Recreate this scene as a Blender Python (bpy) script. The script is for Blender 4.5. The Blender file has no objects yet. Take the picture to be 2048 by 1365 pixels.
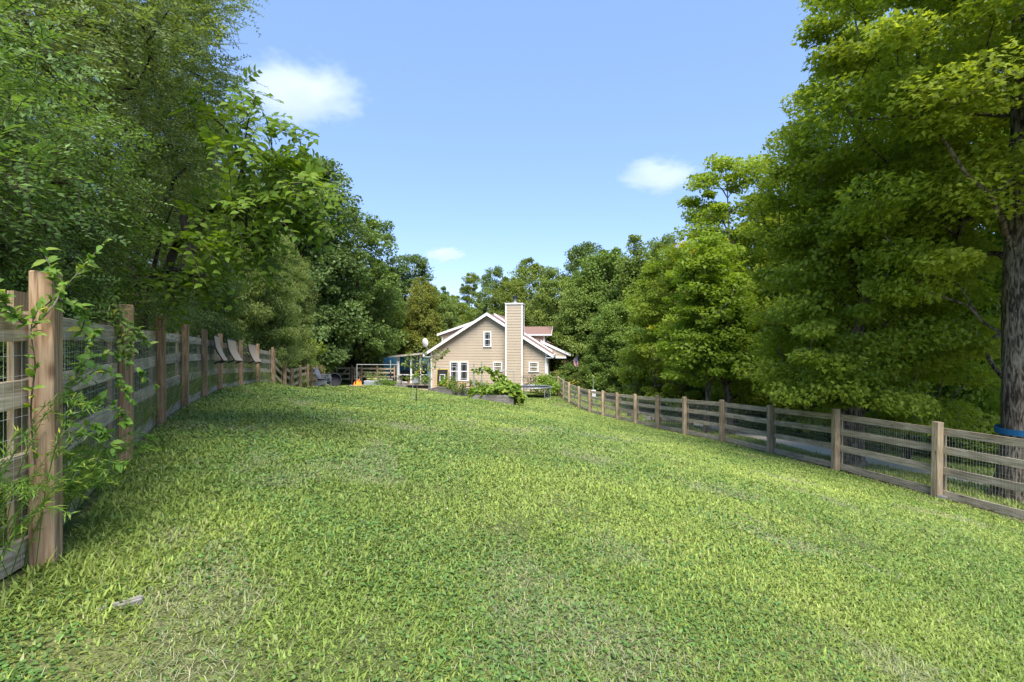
import bpy, bmesh, math, random
import numpy as np
from mathutils import Vector, Matrix

C = bpy.context.scene
R = math.radians
# ------------------------------------------------------------------ camera, sky, sun, exposure
cam = bpy.data.cameras.new('camera')
cam.lens = 18.0; cam.sensor_width = 36.0; cam.clip_end = 4000; cam.clip_start = 0.05
camo = bpy.data.objects.new('camera', cam); C.collection.objects.link(camo)
camo.location = (0, 0, 0); camo.rotation_euler = (R(90), 0, 0)      # eye level is z = 0
C.camera = camo

SUN_EL, SUN_AZ = 58.0, 173.0        # azimuth of the sun, clockwise from +Y: behind the camera
world = bpy.data.worlds.new('World'); C.world = world; world.use_nodes = True
wn = world.node_tree.nodes; wl = world.node_tree.links
bg = wn['Background']; bg.inputs['Strength'].default_value = 0.127
sky = wn.new('ShaderNodeTexSky'); sky.sky_type = 'NISHITA'; sky.sun_disc = False
sky.sun_elevation = R(SUN_EL); sky.sun_rotation = R(SUN_AZ)
sky.air_density = 0.85; sky.dust_density = 0.0; sky.ozone_density = 3.5; sky.altitude = 100
tint = wn.new('ShaderNodeMix'); tint.data_type = 'RGBA'; tint.blend_type = 'MULTIPLY'; tint.inputs[0].default_value = 1.0
wl.new(sky.outputs[0], tint.inputs[6]); tint.inputs[7].default_value = (1.05, .93, 1.0, 1); even = wn.new('ShaderNodeMix'); even.data_type = 'RGBA'; even.inputs[0].default_value = .62      # constant pale blue mixed in to even the sky and lift fill light
wl.new(tint.outputs[2], even.inputs[6]); even.inputs[7].default_value = (.88, 1.50, 2.75, 1); wl.new(even.outputs[2], bg.inputs['Color'])
sun = bpy.data.lights.new('sun', 'SUN'); sun.energy = 2.75; sun.angle = R(40.0); sun.color = (1.0, 0.95, 0.87)
suno = bpy.data.objects.new('sun', sun); C.collection.objects.link(suno)
sd = Vector((math.sin(R(SUN_AZ))*math.cos(R(SUN_EL)), math.cos(R(SUN_AZ))*math.cos(R(SUN_EL)), math.sin(R(SUN_EL))))
suno.rotation_euler = sd.to_track_quat('Z', 'Y').to_euler()
C.view_settings.view_transform = 'Standard'; C.view_settings.look = 'None'
C.view_settings.exposure = 1.62; C.view_settings.gamma = 1.0; C.view_settings.use_curve_mapping = False
C.cycles.max_bounces = 11; C.cycles.diffuse_bounces = 7; C.cycles.glossy_bounces = 2
C.cycles.transmission_bounces = 8; C.cycles.transparent_max_bounces = 6; C.cycles.volume_bounces = 4
C.cycles.sample_clamp_indirect = 6.0
C.cycles.use_denoising = True

# ------------------------------------------------------------------ helpers
def unit(v):
    v = np.asarray(v, float)
    return v/np.maximum(np.linalg.norm(v, axis=-1, keepdims=True), 1e-9)

def np_mesh(name, V, faces, attrs=None, mat_idx=None, smooth=False):
    """faces: list of (M,k) index arrays; attrs: {name: per-face float array or (F,4) colour}"""
    me = bpy.data.meshes.new(name)
    V = np.asarray(V, np.float32)
    faces = [np.asarray(f, np.int32) for f in faces if len(f)]
    loops = np.concatenate([f.ravel() for f in faces])
    tot = np.concatenate([np.full(len(f), f.shape[1], np.int32) for f in faces])
    start = np.concatenate([[0], np.cumsum(tot)[:-1]]).astype(np.int32)
    me.vertices.add(len(V)); me.vertices.foreach_set('co', V.ravel())
    me.loops.add(len(loops)); me.loops.foreach_set('vertex_index', loops)
    me.polygons.add(len(tot)); me.polygons.foreach_set('loop_start', start); me.polygons.foreach_set('loop_total', tot)
    if mat_idx is not None: me.polygons.foreach_set('material_index', np.asarray(mat_idx, np.int32))
    me.polygons.foreach_set('use_smooth', np.full(len(tot), bool(smooth)))
    for k, a in (attrs or {}).items():
        a = np.asarray(a, np.float32)
        if a.ndim == 2:
            at = me.attributes.new(k, 'FLOAT_COLOR', 'FACE'); at.data.foreach_set('color', a.ravel())
        else:
            at = me.attributes.new(k, 'FLOAT', 'FACE'); at.data.foreach_set('value', a)
    me.update(calc_edges=True)
    return me

def link(name, me, mats, parent=None, loc=(0, 0, 0)):
    o = bpy.data.objects.new(name, me); C.collection.objects.link(o)
    if me is not None and mats is not None and not me.materials:
        for m in (mats if isinstance(mats, (list, tuple)) else [mats]): me.materials.append(m)
    o.location = loc
    if parent is not None: o.parent = parent
    return o

def empty(name, loc=(0, 0, 0), rz=0.0):
    o = bpy.data.objects.new(name, None); C.collection.objects.link(o)
    o.location = loc; o.rotation_euler = (0, 0, rz); o.empty_display_size = 0.2
    return o

def tag(o, label=None, cat=None, group=None, kind=None):
    if label: o['label'] = label
    if cat: o['category'] = cat
    if group: o['group'] = group
    if kind: o['kind'] = kind
    return o

def dup(root, loc, rz=0.0, sc=(1, 1, 1), label=None, group=None):
    r = root.copy(); C.collection.objects.link(r)
    r.location = loc; r.rotation_euler = (0, 0, rz); r.scale = sc
    if label: r['label'] = label
    if group: r['group'] = group
    for ch in list(root.children):
        c = ch.copy(); C.collection.objects.link(c); c.parent = r
        for g in list(ch.children):
            d = g.copy(); C.collection.objects.link(d); d.parent = c
    return r

class MB:
    """collects boxes, bars, tubes, prisms and lathes into one mesh"""
    def __init__(s): s.v = []; s.f = []; s.m = []
    def add(s, vs, fs, m=0):
        b = len(s.v); s.v += [tuple(v) for v in vs]
        for f in fs: s.f.append([i+b for i in f]); s.m.append(m)
    def box(s, x0, x1, y0, y1, z0, z1, m=0):
        vs = [(x0,y0,z0),(x1,y0,z0),(x1,y1,z0),(x0,y1,z0),(x0,y0,z1),(x1,y0,z1),(x1,y1,z1),(x0,y1,z1)]
        s.add(vs, [(0,3,2,1),(4,5,6,7),(0,1,5,4),(1,2,6,5),(2,3,7,6),(3,0,4,7)], m)
    def bar(s, a, b, w, h, m=0, up=(0, 0, 1)):
        a = Vector(a); b = Vector(b); d = (b-a).normalized(); u = Vector(up)
        if abs(d.dot(u)) > .98: u = Vector((0, 1, 0))
        sx = d.cross(u).normalized(); u = sx.cross(d)
        vs = []
        for p in (a, b):
            for (i, j) in ((-1,-1),(1,-1),(1,1),(-1,1)): vs.append(p+sx*(i*w/2)+u*(j*h/2))
        s.add(vs, [(3,2,1,0),(4,5,6,7),(0,1,5,4),(1,2,6,5),(2,3,7,6),(3,0,4,7)], m)
    def tube(s, pts, rad, n=8, m=0, cap=True):
        pts = [Vector(p) for p in pts]
        if not hasattr(rad, '__len__'): rad = [rad]*len(pts)
        vs = []; prev = None
        for i, p in enumerate(pts):
            d = (pts[min(i+1, len(pts)-1)]-pts[max(i-1, 0)]).normalized()
            if prev is None:
                a = Vector((0, 0, 1)) if abs(d.z) < .9 else Vector((1, 0, 0))
                u = d.cross(a).normalized()
            else:
                u = (prev-d*prev.dot(d)).normalized()
            prev = u; w = d.cross(u)
            for k in range(n):
                t = 2*math.pi*k/n; vs.append(p+(u*math.cos(t)+w*math.sin(t))*rad[i])
        fs = []
        for i in range(len(pts)-1):
            for k in range(n):
                k2 = (k+1) % n; fs.append((i*n+k, i*n+k2, (i+1)*n+k2, (i+1)*n+k))
        if cap:
            fs.append(tuple(range(n-1, -1, -1))); fs.append(tuple((len(pts)-1)*n+k for k in range(n)))
        s.add(vs, fs, m)
    def prism(s, poly, y0, y1, m=0):
        """poly: (x,z) outline, extruded along y"""
        n = len(poly)
        vs = [(x, y0, z) for x, z in poly]+[(x, y1, z) for x, z in poly]
        fs = [tuple(range(n)), tuple(range(2*n-1, n-1, -1))]
        for i in range(n):
            j = (i+1) % n; fs.append((i, i+n, j+n, j))
        s.add(vs, fs, m)
    def lathe(s, prof, n=16, c=(0, 0, 0), m=0):
        vs = []; fs = []
        for (r, z) in prof:
            for k in range(n):
                t = 2*math.pi*k/n; vs.append((c[0]+r*math.cos(t), c[1]+r*math.sin(t), c[2]+z))
        for i in range(len(prof)-1):
            for k in range(n):
                k2 = (k+1) % n; fs.append((i*n+k, i*n+k2, (i+1)*n+k2, (i+1)*n+k))
        fs.append(tuple(range(n-1, -1, -1))); fs.append(tuple((len(prof)-1)*n+k for k in range(n)))
        s.add(vs, fs, m)
    def build(s, name, mats, parent=None, loc=(0, 0, 0), bevel=0.0, smooth=False):
        me = bpy.data.meshes.new(name); me.from_pydata(s.v, [], s.f); 
        me.polygons.foreach_set('material_index', s.m)
        bm = bmesh.new(); bm.from_mesh(me)
        bmesh.ops.recalc_face_normals(bm, faces=bm.faces[:])
        if bevel > 0:
            bmesh.ops.bevel(bm, geom=bm.edges[:], offset=bevel, segments=1, affect='EDGES', profile=.5)
        bm.to_mesh(me); bm.free()
        if smooth: me.polygons.foreach_set('use_smooth', [True]*len(me.polygons))
        me.update()
        return link(name, me, mats, parent, loc)

def vnoise(x, y, seed=0):
    """smooth value noise in [0,1]"""
    x = np.asarray(x, float); y = np.asarray(y, float)
    xi = np.floor(x).astype(np.int64); yi = np.floor(y).astype(np.int64)
    fx = x-xi; fy = y-yi; fx = fx*fx*(3-2*fx); fy = fy*fy*(3-2*fy)
    def h(a, b):
        n = (a*374761393+b*668265263+seed*974634777) & 0xffffffff
        n = ((n ^ (n >> 13))*1274126177) & 0xffffffff
        return ((n ^ (n >> 16)) & 0xffff)/65535.0
    return (h(xi, yi)*(1-fx)+h(xi+1, yi)*fx)*(1-fy)+(h(xi, yi+1)*(1-fx)+h(xi+1, yi+1)*fx)*fy
def fbm(x, y, seed=0, o=3):
    t = 0; a = .5; n = 0
    for i in range(o):
        t = t+a*vnoise(x*2**i, y*2**i, seed+i*17); n += a; a *= .5
    return t/n

# ------------------------------------------------------------------ materials
def newmat(name):
    m = bpy.data.materials.new(name); m.use_nodes = True
    return m, m.node_tree.nodes, m.node_tree.links, m.node_tree.nodes['Principled BSDF']
def ramp(nodes, stops):
    r = nodes.new('ShaderNodeValToRGB'); e = r.color_ramp.elements
    while len(e) < len(stops): e.new(.5)
    for i, (p, c) in enumerate(stops): e[i].position = p; e[i].color = (*c, 1)
    return r
def simple(name, col, rough=.6, metal=0.0, var=.12, scale=8.0, bump=0.0, spec=.4):
    m, N, L, b = newmat(name)
    tc = N.new('ShaderNodeTexCoord'); nz = N.new('ShaderNodeTexNoise'); nz.inputs['Scale'].default_value = scale; nz.inputs['Detail'].default_value = 5
    L.new(tc.outputs['Object'], nz.inputs['Vector'])
    r = ramp(N, [(.25, tuple(c*(1-var) for c in col)), (.75, tuple(min(1, c*(1+var)) for c in col))])
    L.new(nz.outputs['Fac'], r.inputs['Fac']); L.new(r.outputs['Color'], b.inputs['Base Color'])
    b.inputs['Roughness'].default_value = rough; b.inputs['Metallic'].default_value = metal; b.inputs['Specular IOR Level'].default_value = spec
    if bump:
        bp = N.new('ShaderNodeBump'); bp.inputs['Strength'].default_value = bump; bp.inputs['Distance'].default_value = .01
        L.new(nz.outputs['Fac'], bp.inputs['Height']); L.new(bp.outputs['Normal'], b.inputs['Normal'])
    return m
def wood(name, axis, dark, mid, light, bump=.35, knots=True, scale=1.0):
    """grain runs along the object axis ('X','Z'); every object gets its own offset"""
    m, N, L, b = newmat(name)
    tc = N.new('ShaderNodeTexCoord'); oi = N.new('ShaderNodeObjectInfo')
    ad = N.new('ShaderNodeVectorMath'); ad.operation = 'ADD'
    mu = N.new('ShaderNodeVectorMath'); mu.operation = 'SCALE'; mu.inputs['Scale'].default_value = 37.0
    cb = N.new('ShaderNodeCombineXYZ')
    for k in range(3): L.new(oi.outputs['Random'], cb.inputs[k])
    L.new(cb.outputs[0], mu.inputs[0]); L.new(tc.outputs['Object'], ad.inputs[0]); L.new(mu.outputs[0], ad.inputs[1])
    mp = N.new('ShaderNodeMapping'); L.new(ad.outputs[0], mp.inputs['Vector'])
    s = (1.1, 17, 17) if axis == 'X' else (17, 17, 1.1)
    mp.inputs['Scale'].default_value = tuple(q*scale for q in s)
    n1 = N.new('ShaderNodeTexNoise'); n1.inputs['Scale'].default_value = 1.0; n1.inputs['Detail'].default_value = 4; n1.inputs['Distortion'].default_value = .6
    L.new(mp.outputs[0], n1.inputs['Vector'])
    # growth-ring bands from the slow noise
    ml = N.new('ShaderNodeMath'); ml.operation = 'MULTIPLY'; ml.inputs[1].default_value = 9.0; L.new(n1.outputs['Fac'], ml.inputs[0])
    fr = N.new('ShaderNodeMath'); fr.operation = 'PINGPONG'; fr.inputs[1].default_value = 1.0; L.new(ml.outputs[0], fr.inputs[0])
    mp2 = N.new('ShaderNodeMapping'); L.new(ad.outputs[0], mp2.inputs['Vector'])
    s2 = (5, 130, 130) if axis == 'X' else (130, 130, 5)
    mp2.inputs['Scale'].default_value = s2
    n2 = N.new('ShaderNodeTexNoise'); n2.inputs['Scale'].default_value = 1.0; n2.inputs['Detail'].default_value = 6; L.new(mp2.outputs[0], n2.inputs['Vector'])
    mx = N.new('ShaderNodeMix'); mx.inputs[0].default_value = .55; L.new(fr.outputs[0], mx.inputs[2]); L.new(n2.outputs['Fac'], mx.inputs[3])
    r = ramp(N, [(.18, dark), (.5, mid), (.85, light)]); L.new(mx.outputs[0], r.inputs['Fac'])
    # blotchy weathering
    n3 = N.new('ShaderNodeTexNoise'); n3.inputs['Scale'].default_value = 2.2; n3.inputs['Detail'].default_value = 3; L.new(ad.outputs[0], n3.inputs['Vector'])
    r3 = ramp(N, [(.3, (.72, .70, .66)), (.7, (1.12, 1.1, 1.05))]); L.new(n3.outputs['Fac'], r3.inputs['Fac'])
    mc = N.new('ShaderNodeMix'); mc.data_type = 'RGBA'; mc.blend_type = 'MULTIPLY'; mc.inputs[0].default_value = 1.0
    L.new(r.outputs['Color'], mc.inputs[6]); L.new(r3.outputs['Color'], mc.inputs[7])
    out = mc.outputs[2]
    if knots:
        vo = N.new('ShaderNodeTexVoronoi'); mp4 = N.new('ShaderNodeMapping'); L.new(ad.outputs[0], mp4.inputs['Vector'])
        mp4.inputs['Scale'].default_value = (2.0, 7, 7) if axis == 'X' else (7, 7, 2.6)
        L.new(mp4.outputs[0], vo.inputs['Vector']); vo.inputs['Scale'].default_value = 1.0
        rk = ramp(N, [(.05, (.28, .2, .16)), (.16, (1, 1, 1))]); L.new(vo.outputs['Distance'], rk.inputs['Fac'])
        mk = N.new('ShaderNodeMix'); mk.data_type = 'RGBA'; mk.blend_type = 'MULTIPLY'; mk.inputs[0].default_value = .75
        L.new(out, mk.inputs[6]); L.new(rk.outputs['Color'], mk.inputs[7]); out = mk.outputs[2]
    hs = N.new('ShaderNodeHueSaturation'); rv = N.new('ShaderNodeMapRange'); rv.inputs[3].default_value = .82; rv.inputs[4].default_value = 1.15
    L.new(oi.outputs['Random'], rv.inputs[0]); L.new(rv.outputs[0], hs.inputs['Value']); L.new(out, hs.inputs['Color'])
    L.new(hs.outputs['Color'], b.inputs['Base Color'])
    b.inputs['Roughness'].default_value = .82; b.inputs['Specular IOR Level'].default_value = .25
    bp = N.new('ShaderNodeBump'); bp.inputs['Strength'].default_value = bump; bp.inputs['Distance'].default_value = .004
    L.new(mx.outputs[0], bp.inputs['Height']); L.new(bp.outputs['Normal'], b.inputs['Normal'])
    return m
def leafmat(name, c0, c1, c2, trans=.35, rough=.55, spec=.3, odd=None):
    """per-leaf 'rnd' picks the colour; each tree's object colour tints it; light comes through"""
    m, N, L, b = newmat(name)
    at = N.new('ShaderNodeAttribute'); at.attribute_name = 'rnd'
    st = [(0, c0), (.5, c1), (.93, c2)]
    if odd: st += [(.985, odd)]
    r = ramp(N, st); L.new(at.outputs['Fac'], r.inputs['Fac'])
    oi = N.new('ShaderNodeObjectInfo')
    mc = N.new('ShaderNodeMix'); mc.data_type = 'RGBA'; mc.blend_type = 'MULTIPLY'; mc.inputs[0].default_value = 1.0
    L.new(r.outputs['Color'], mc.inputs[6]); L.new(oi.outputs['Color'], mc.inputs[7])
    L.new(mc.outputs[2], b.inputs['Base Color'])
    b.inputs['Roughness'].default_value = rough; b.inputs['Specular IOR Level'].default_value = spec
    tr = N.new('ShaderNodeBsdfTranslucent')
    ty = N.new('ShaderNodeMix'); ty.data_type = 'RGBA'; ty.blend_type = 'MULTIPLY'; ty.inputs[0].default_value = 1.0
    L.new(mc.outputs[2], ty.inputs[6]); ty.inputs[7].default_value = (1.25, 1.2, .55, 1); L.new(ty.outputs[2], tr.inputs['Color'])
    ms = N.new('ShaderNodeMixShader'); ms.inputs[0].default_value = trans
    L.new(b.outputs[0], ms.inputs[1]); L.new(tr.outputs[0], ms.inputs[2])
    L.new(ms.outputs[0], N['Material Output'].inputs['Surface'])
    return m
def bark(name, dark, light, scale=1.0):
    m, N, L, b = newmat(name)
    tc = N.new('ShaderNodeTexCoord'); mp = N.new('ShaderNodeMapping'); mp.inputs['Scale'].default_value = (14*scale, 14*scale, 3*scale)
    L.new(tc.outputs['Object'], mp.inputs['Vector'])
    n1 = N.new('ShaderNodeTexNoise'); n1.inputs['Scale'].default_value = 1; n1.inputs['Detail'].default_value = 8; n1.inputs['Distortion'].default_value = .8
    L.new(mp.outputs[0], n1.inputs['Vector'])
    n2 = N.new('ShaderNodeTexNoise'); n2.inputs['Scale'].default_value = 1.4; n2.inputs['Detail'].default_value = 4; L.new(tc.outputs['Object'], n2.inputs['Vector'])
    r = ramp(N, [(.4, dark), (.62, light)]); L.new(n1.outputs['Fac'], r.inputs['Fac'])
    r2 = ramp(N, [(.35, (.65, .66, .62)), (.7, (1.3, 1.3, 1.25))]); L.new(n2.outputs['Fac'], r2.inputs['Fac'])
    mc = N.new('ShaderNodeMix'); mc.data_type = 'RGBA'; mc.blend_type = 'MULTIPLY'; mc.inputs[0].default_value = 1.0
    L.new(r.outputs['Color'], mc.inputs[6]); L.new(r2.outputs['Color'], mc.inputs[7]); L.new(mc.outputs[2], b.inputs['Base Color'])
    b.inputs['Roughness'].default_value = .9; b.inputs['Specular IOR Level'].default_value = .2
    bp = N.new('ShaderNodeBump'); bp.inputs['Strength'].default_value = .9; bp.inputs['Distance'].default_value = .03
    L.new(n1.outputs['Fac'], bp.inputs['Height']); L.new(bp.outputs['Normal'], b.inputs['Normal'])
    return m

M = {}
M['rail'] = wood('weathered_rail', 'X', (.25, .195, .125), (.48, .395, .275), (.64, .55, .42))
M['post'] = wood('cedar_post', 'Z', (.19, .11, .06), (.38, .25, .15), (.52, .38, .25))
M['post_grey'] = wood('greyed_post', 'Z', (.26, .19, .115), (.46, .355, .23), (.60, .49, .34))
M['bed'] = wood('grey_bed_board', 'X', (.10, .095, .09), (.20, .19, .18), (.31, .30, .285))
M['wire'] = simple('wire', (.42, .44, .40), .5, .1)
M['white'] = simple('white_trim', (.78, .78, .77), .5, var=.04, scale=2)
M['siding'] = simple('tan_vinyl_siding', (.46, .375, .27), .55, var=.05, scale=1.5)
M['black'] = simple('black_metal', (.018, .018, .02), .45, var=.3)
M['grey'] = simple('grey_metal', (.3, .31, .32), .4, .5)
M['bark'] = bark('grey_brown_bark', (.06, .048, .038), (.22, .19, .155))
M['bark_big'] = bark('maple_bark', (.045, .034, .025), (.27, .22, .17), 1.5)
M['bark_pale'] = bark('pale_bark', (.25, .24, .2), (.5, .48, .43))
M['bark_dark'] = bark('dark_bark', (.03, .024, .018), (.11, .09, .07))
M['maple'] = leafmat('maple_leaves', (.19, .265, .03), (.285, .37, .04), (.40, .46, .062), .54, odd=(.34, .33, .03))
M['broad'] = leafmat('broad_leaves', (.12, .18, .04), (.185, .255, .05), (.27, .33, .065), .4)
M['oak'] = leafmat('dark_leaves', (.075, .13, .038), (.125, .195, .052), (.19, .26, .068), .36)
M['fine'] = leafmat('small_grey_green_leaves', (.125, .175, .05), (.20, .275, .075), (.31, .375, .135), .42, spec=.45, odd=(.3, .27, .05))
M['mulberry'] = leafmat('large_bright_leaves', (.085, .165, .018), (.14, .235, .022), (.20, .29, .03), .45, odd=(.38, .36, .03))
M['feather'] = leafmat('feathery_leaves', (.13, .18, .045), (.20, .255, .06), (.28, .33, .085), .38)
M['cedar'] = leafmat('cedar_foliage', (.10, .125, .035), (.15, .17, .045), (.21, .22, .06), .25)
M['lime'] = leafmat('lime_leaves', (.12, .23, .02), (.19, .31, .03), (.28, .38, .04), .35)
M['vine'] = leafmat('vine_leaves', (.09, .19, .025), (.15, .27, .035), (.27, .36, .06), .35, odd=(.42, .42, .06))
M['redshrub'] = leafmat('reddish_shrub_leaves', (.09, .075, .045), (.13, .1, .06), (.18, .14, .08), .2)

# ------------------------------------------------------------------ terrain
CP = [(-2.4,2.65,-1.15),(-3.68,4.88,-1.16),(-4.9,7.14,-1.16),(-5.8,9,-1.17),(-6.7,11.2,-1.24),(-7.8,13.8,-1.31),(-8.6,16.5,-1.46),
(-9.65,20,-1.62),(-10.25,23,-2.42),(-10.9,25.3,-2.69),(-11.4,27.5,-2.69),(-12.5,32,-2.9),(-15.7,45,-3.58),
(0,2.2,-1.42),(0,0,-1.4),(0,5,-1.47),(0,10,-1.78),(0,15,-2.2),(-1.5,2.3,-1.24),(4,2,-1.95),(4,5,-2.0),(4,10,-2.35),(-3,9,-1.38),(-4.5,13,-1.55),(-5.5,17,-1.75),
(-3.75,20,-2.38),(0,24,-3.02),(-1.9,24,-2.72),(-3.3,32,-3.47),(-9.3,31,-2.68),(-7,33,-3.0),(-5.5,29,-2.95),(2,30,-3.85),
(7.93,9.56,-2.92),(7.5,11.85,-3.0),(7.35,14.6,-3.19),(6.94,16.95,-3.33),(6.45,19.1,-3.5),(6.2,21.9,-3.72),(5.84,24.3,-3.9),(5.43,26.5,-4.04),(5.07,28.7,-4.18),(4.7,31.2,-4.33),(4.6,35.8,-4.47),(4.1,37.7,-4.4),
(8.3,7.2,-2.84),(8.7,4.8,-2.75),(9.2,2.4,-2.7),(9.6,-2,-2.65),
(-7,44,-4.3),(3,43,-4.35),(-2,42,-4.3),(-12,42,-4.0),(-2,60,-4.6),(10,60,-5),(-20,60,-3.5),(5,50,-4.6),
(10.4,9.5,-3.08),(9.3,14,-3.3),(9.1,18,-3.55),(8.5,22.5,-3.85),(8,26,-4.1),(7.8,33,-4.5),(12.2,12.7,-3.35),(11,17,-3.6),(10.6,29,-4.45),(13,22,-4.0),(16,20,-4.1),(14,40,-5.0),(25,25,-4.5),(16,8,-3.4),(20,0,-3.2),
(-4.5,2.65,-1.2),(-6.5,6,-1.15),(-9,12,-1.15),(-12,20,-1.25),(-14,26,-1.7),(-16,34,-2.3),(-20,20,-.6),(-14,6,-.7),(-20,45,-2.8),
(-2,-4,-1.15),(4,-5,-1.8),(-8,-4,-.9)]
for k in range(14):
    a = 2*math.pi*k/14; CP.append((130*math.cos(a), 30+130*math.sin(a), -4.5+1.5*(math.cos(a) < 0)))
CP = np.array(CP, float)
def _tps(d2): return np.where(d2 < 1e-9, 0, d2*np.log(np.maximum(d2, 1e-9))*.5)
n_ = len(CP); A_ = np.zeros((n_+3, n_+3)); D2 = ((CP[:, None, :2]-CP[None, :, :2])**2).sum(-1)
A_[:n_, :n_] = _tps(D2)+np.eye(n_)*.6; A_[:n_, n_] = 1; A_[:n_, n_+1:] = CP[:, :2]; A_[n_, :n_] = 1; A_[n_+1:, :n_] = CP[:, :2].T
W_ = np.linalg.solve(A_, np.concatenate([CP[:, 2], [0, 0, 0]]))
def Z(x, y):
    x = np.atleast_1d(np.asarray(x, float)); y = np.atleast_1d(np.asarray(y, float)); sh = x.shape
    x = x.ravel(); y = y.ravel(); out = np.empty(len(x))
    rr = np.hypot(x, y-30); f = np.minimum(1, 125/np.maximum(rr, 1e-6)); xs = x*f; ys = 30+(y-30)*f
    for i in range(0, len(x), 100000):
        s = slice(i, i+100000)
        d2 = (xs[s, None]-CP[None, :, 0])**2+(ys[s, None]-CP[None, :, 1])**2
        out[s] = _tps(d2)@W_[:n_]+W_[n_]+W_[n_+1]*xs[s]+W_[n_+2]*ys[s]
    return out.reshape(sh)
def z1(x, y): return float(Z([x], [y])[0])
def G(px, Y): x = (px-1024)/1024*Y; return (x, Y, z1(x, Y))

ax = np.unique(np.concatenate([np.arange(-26, 26.01, .4), np.linspace(26, 120, 30), np.linspace(120, 900, 16), -np.linspace(26, 120, 30), -np.linspace(120, 900, 16)]))
ay = np.unique(np.concatenate([np.arange(-4, 62.01, .4), np.linspace(62, 140, 26), np.linspace(140, 1200, 20), -np.linspace(4, 60, 14), -np.linspace(60, 500, 8)]))
gx, gy = np.meshgrid(ax, ay); gz = Z(gx, gy)
gz = gz+(fbm(gx*1.3, gy*1.3, 5)-.5)*.05*(np.hypot(gx, gy) < 70)
nx, ny = len(ax), len(ay); idx = np.arange(nx*ny).reshape(ny, nx)
F = np.stack([idx[:-1, :-1], idx[:-1, 1:], idx[1:, 1:], idx[1:, :-1]], -1).reshape(-1, 4)
def ground_mat():
    m, N, L, b = newmat('soil_and_thatch')
    tc = N.new('ShaderNodeTexCoord')
    n1 = N.new('ShaderNodeTexNoise'); n1.inputs['Scale'].default_value = .35; n1.inputs['Detail'].default_value = 6; L.new(tc.outputs['Object'], n1.inputs['Vector'])
    n2 = N.new('ShaderNodeTexNoise'); n2.inputs['Scale'].default_value = 26; n2.inputs['Detail'].default_value = 8; L.new(tc.outputs['Object'], n2.inputs['Vector'])
    r1 = ramp(N, [(.35, (.10, .125, .045)), (.65, (.17, .185, .075))]); L.new(n1.outputs['Fac'], r1.inputs['Fac'])
    n3 = N.new('ShaderNodeTexNoise'); n3.inputs['Scale'].default_value = 170; n3.inputs['Detail'].default_value = 4; L.new(tc.outputs['Object'], n3.inputs['Vector'])
    av = N.new('ShaderNodeMix'); av.inputs[0].default_value = .6; L.new(n2.outputs['Fac'], av.inputs[2]); L.new(n3.outputs['Fac'], av.inputs[3])
    r2 = ramp(N, [(.38, (.3, .27, .22)), (.62, (1.35, 1.35, 1.25))]); L.new(av.outputs[0], r2.inputs['Fac'])
    mc = N.new('ShaderNodeMix'); mc.data_type = 'RGBA'; mc.blend_type = 'MULTIPLY'; mc.inputs[0].default_value = 1.0
    L.new(r1.outputs['Color'], mc.inputs[6]); L.new(r2.outputs['Color'], mc.inputs[7]); L.new(mc.outputs[2], b.inputs['Base Color'])
    b.inputs['Roughness'].default_value = .95; b.inputs['Specular IOR Level'].default_value = .1
    bp = N.new('ShaderNodeBump'); bp.inputs['Strength'].default_value = .6; bp.inputs['Distance'].default_value = .05
    L.new(n2.outputs['Fac'], bp.inputs['Height']); L.new(bp.outputs['Normal'], b.inputs['Normal'])
    return m
ground = link('ground', np_mesh('ground', np.stack([gx, gy, gz], -1).reshape(-1, 3), [F], smooth=True), ground_mat()); tag(ground, kind='structure')

def smooth_path(pts, n):
    pts = np.array(pts, float); t = np.linspace(0, len(pts)-1, n); i = np.clip(t.astype(int), 0, len(pts)-2); f = (t-i)[:, None]
    P = np.vstack([2*pts[0]-pts[1], pts, 2*pts[-1]-pts[-2]])
    p0, p1, p2, p3 = P[i], P[i+1], P[i+2], P[i+3]
    return .5*(2*p1+(p2-p0)*f+(2*p0-5*p1+4*p2-p3)*f**2+(3*p1-p0-3*p2+p3)*f**3)
def strip(name, pts, w, lift, mat, n=80, m=6, edge=.12):
    c = smooth_path(pts, n); d = unit(np.gradient(c, axis=0)); nrm = np.stack([-d[:, 1], d[:, 0]], -1)
    s = np.linspace(-.5, .5, m); rng = np.random.default_rng(3)
    P = c[:, None, :]+nrm[:, None, :]*(s[None, :, None]*w*(1+edge*(rng.random((n, 1, 1))-.5)))
    z = Z(P[..., 0], P[..., 1])+lift-.02*np.abs(s[None, :]*2)**3
    V = np.concatenate([P, z[..., None]], -1).reshape(-1, 3); ii = np.arange(n*m).reshape(n, m)
    Fc = np.stack([ii[:-1, :-1], ii[1:, :-1], ii[1:, 1:], ii[:-1, 1:]], -1).reshape(-1, 4)
    return link(name, np_mesh(name, V, [Fc], smooth=True), mat)
tag(strip('driveway', [(13.5,5),(11.9,8.5),(10.9,11.4),(10.0,14),(9.75,18),(9.2,22.5),(8.6,26),(8.4,33),(9.2,41),(12,50)], 2.1, .05,
    simple('pale_gravel', (.56, .51, .43), .95, var=.35, scale=30, bump=.6)), kind='structure')
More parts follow.
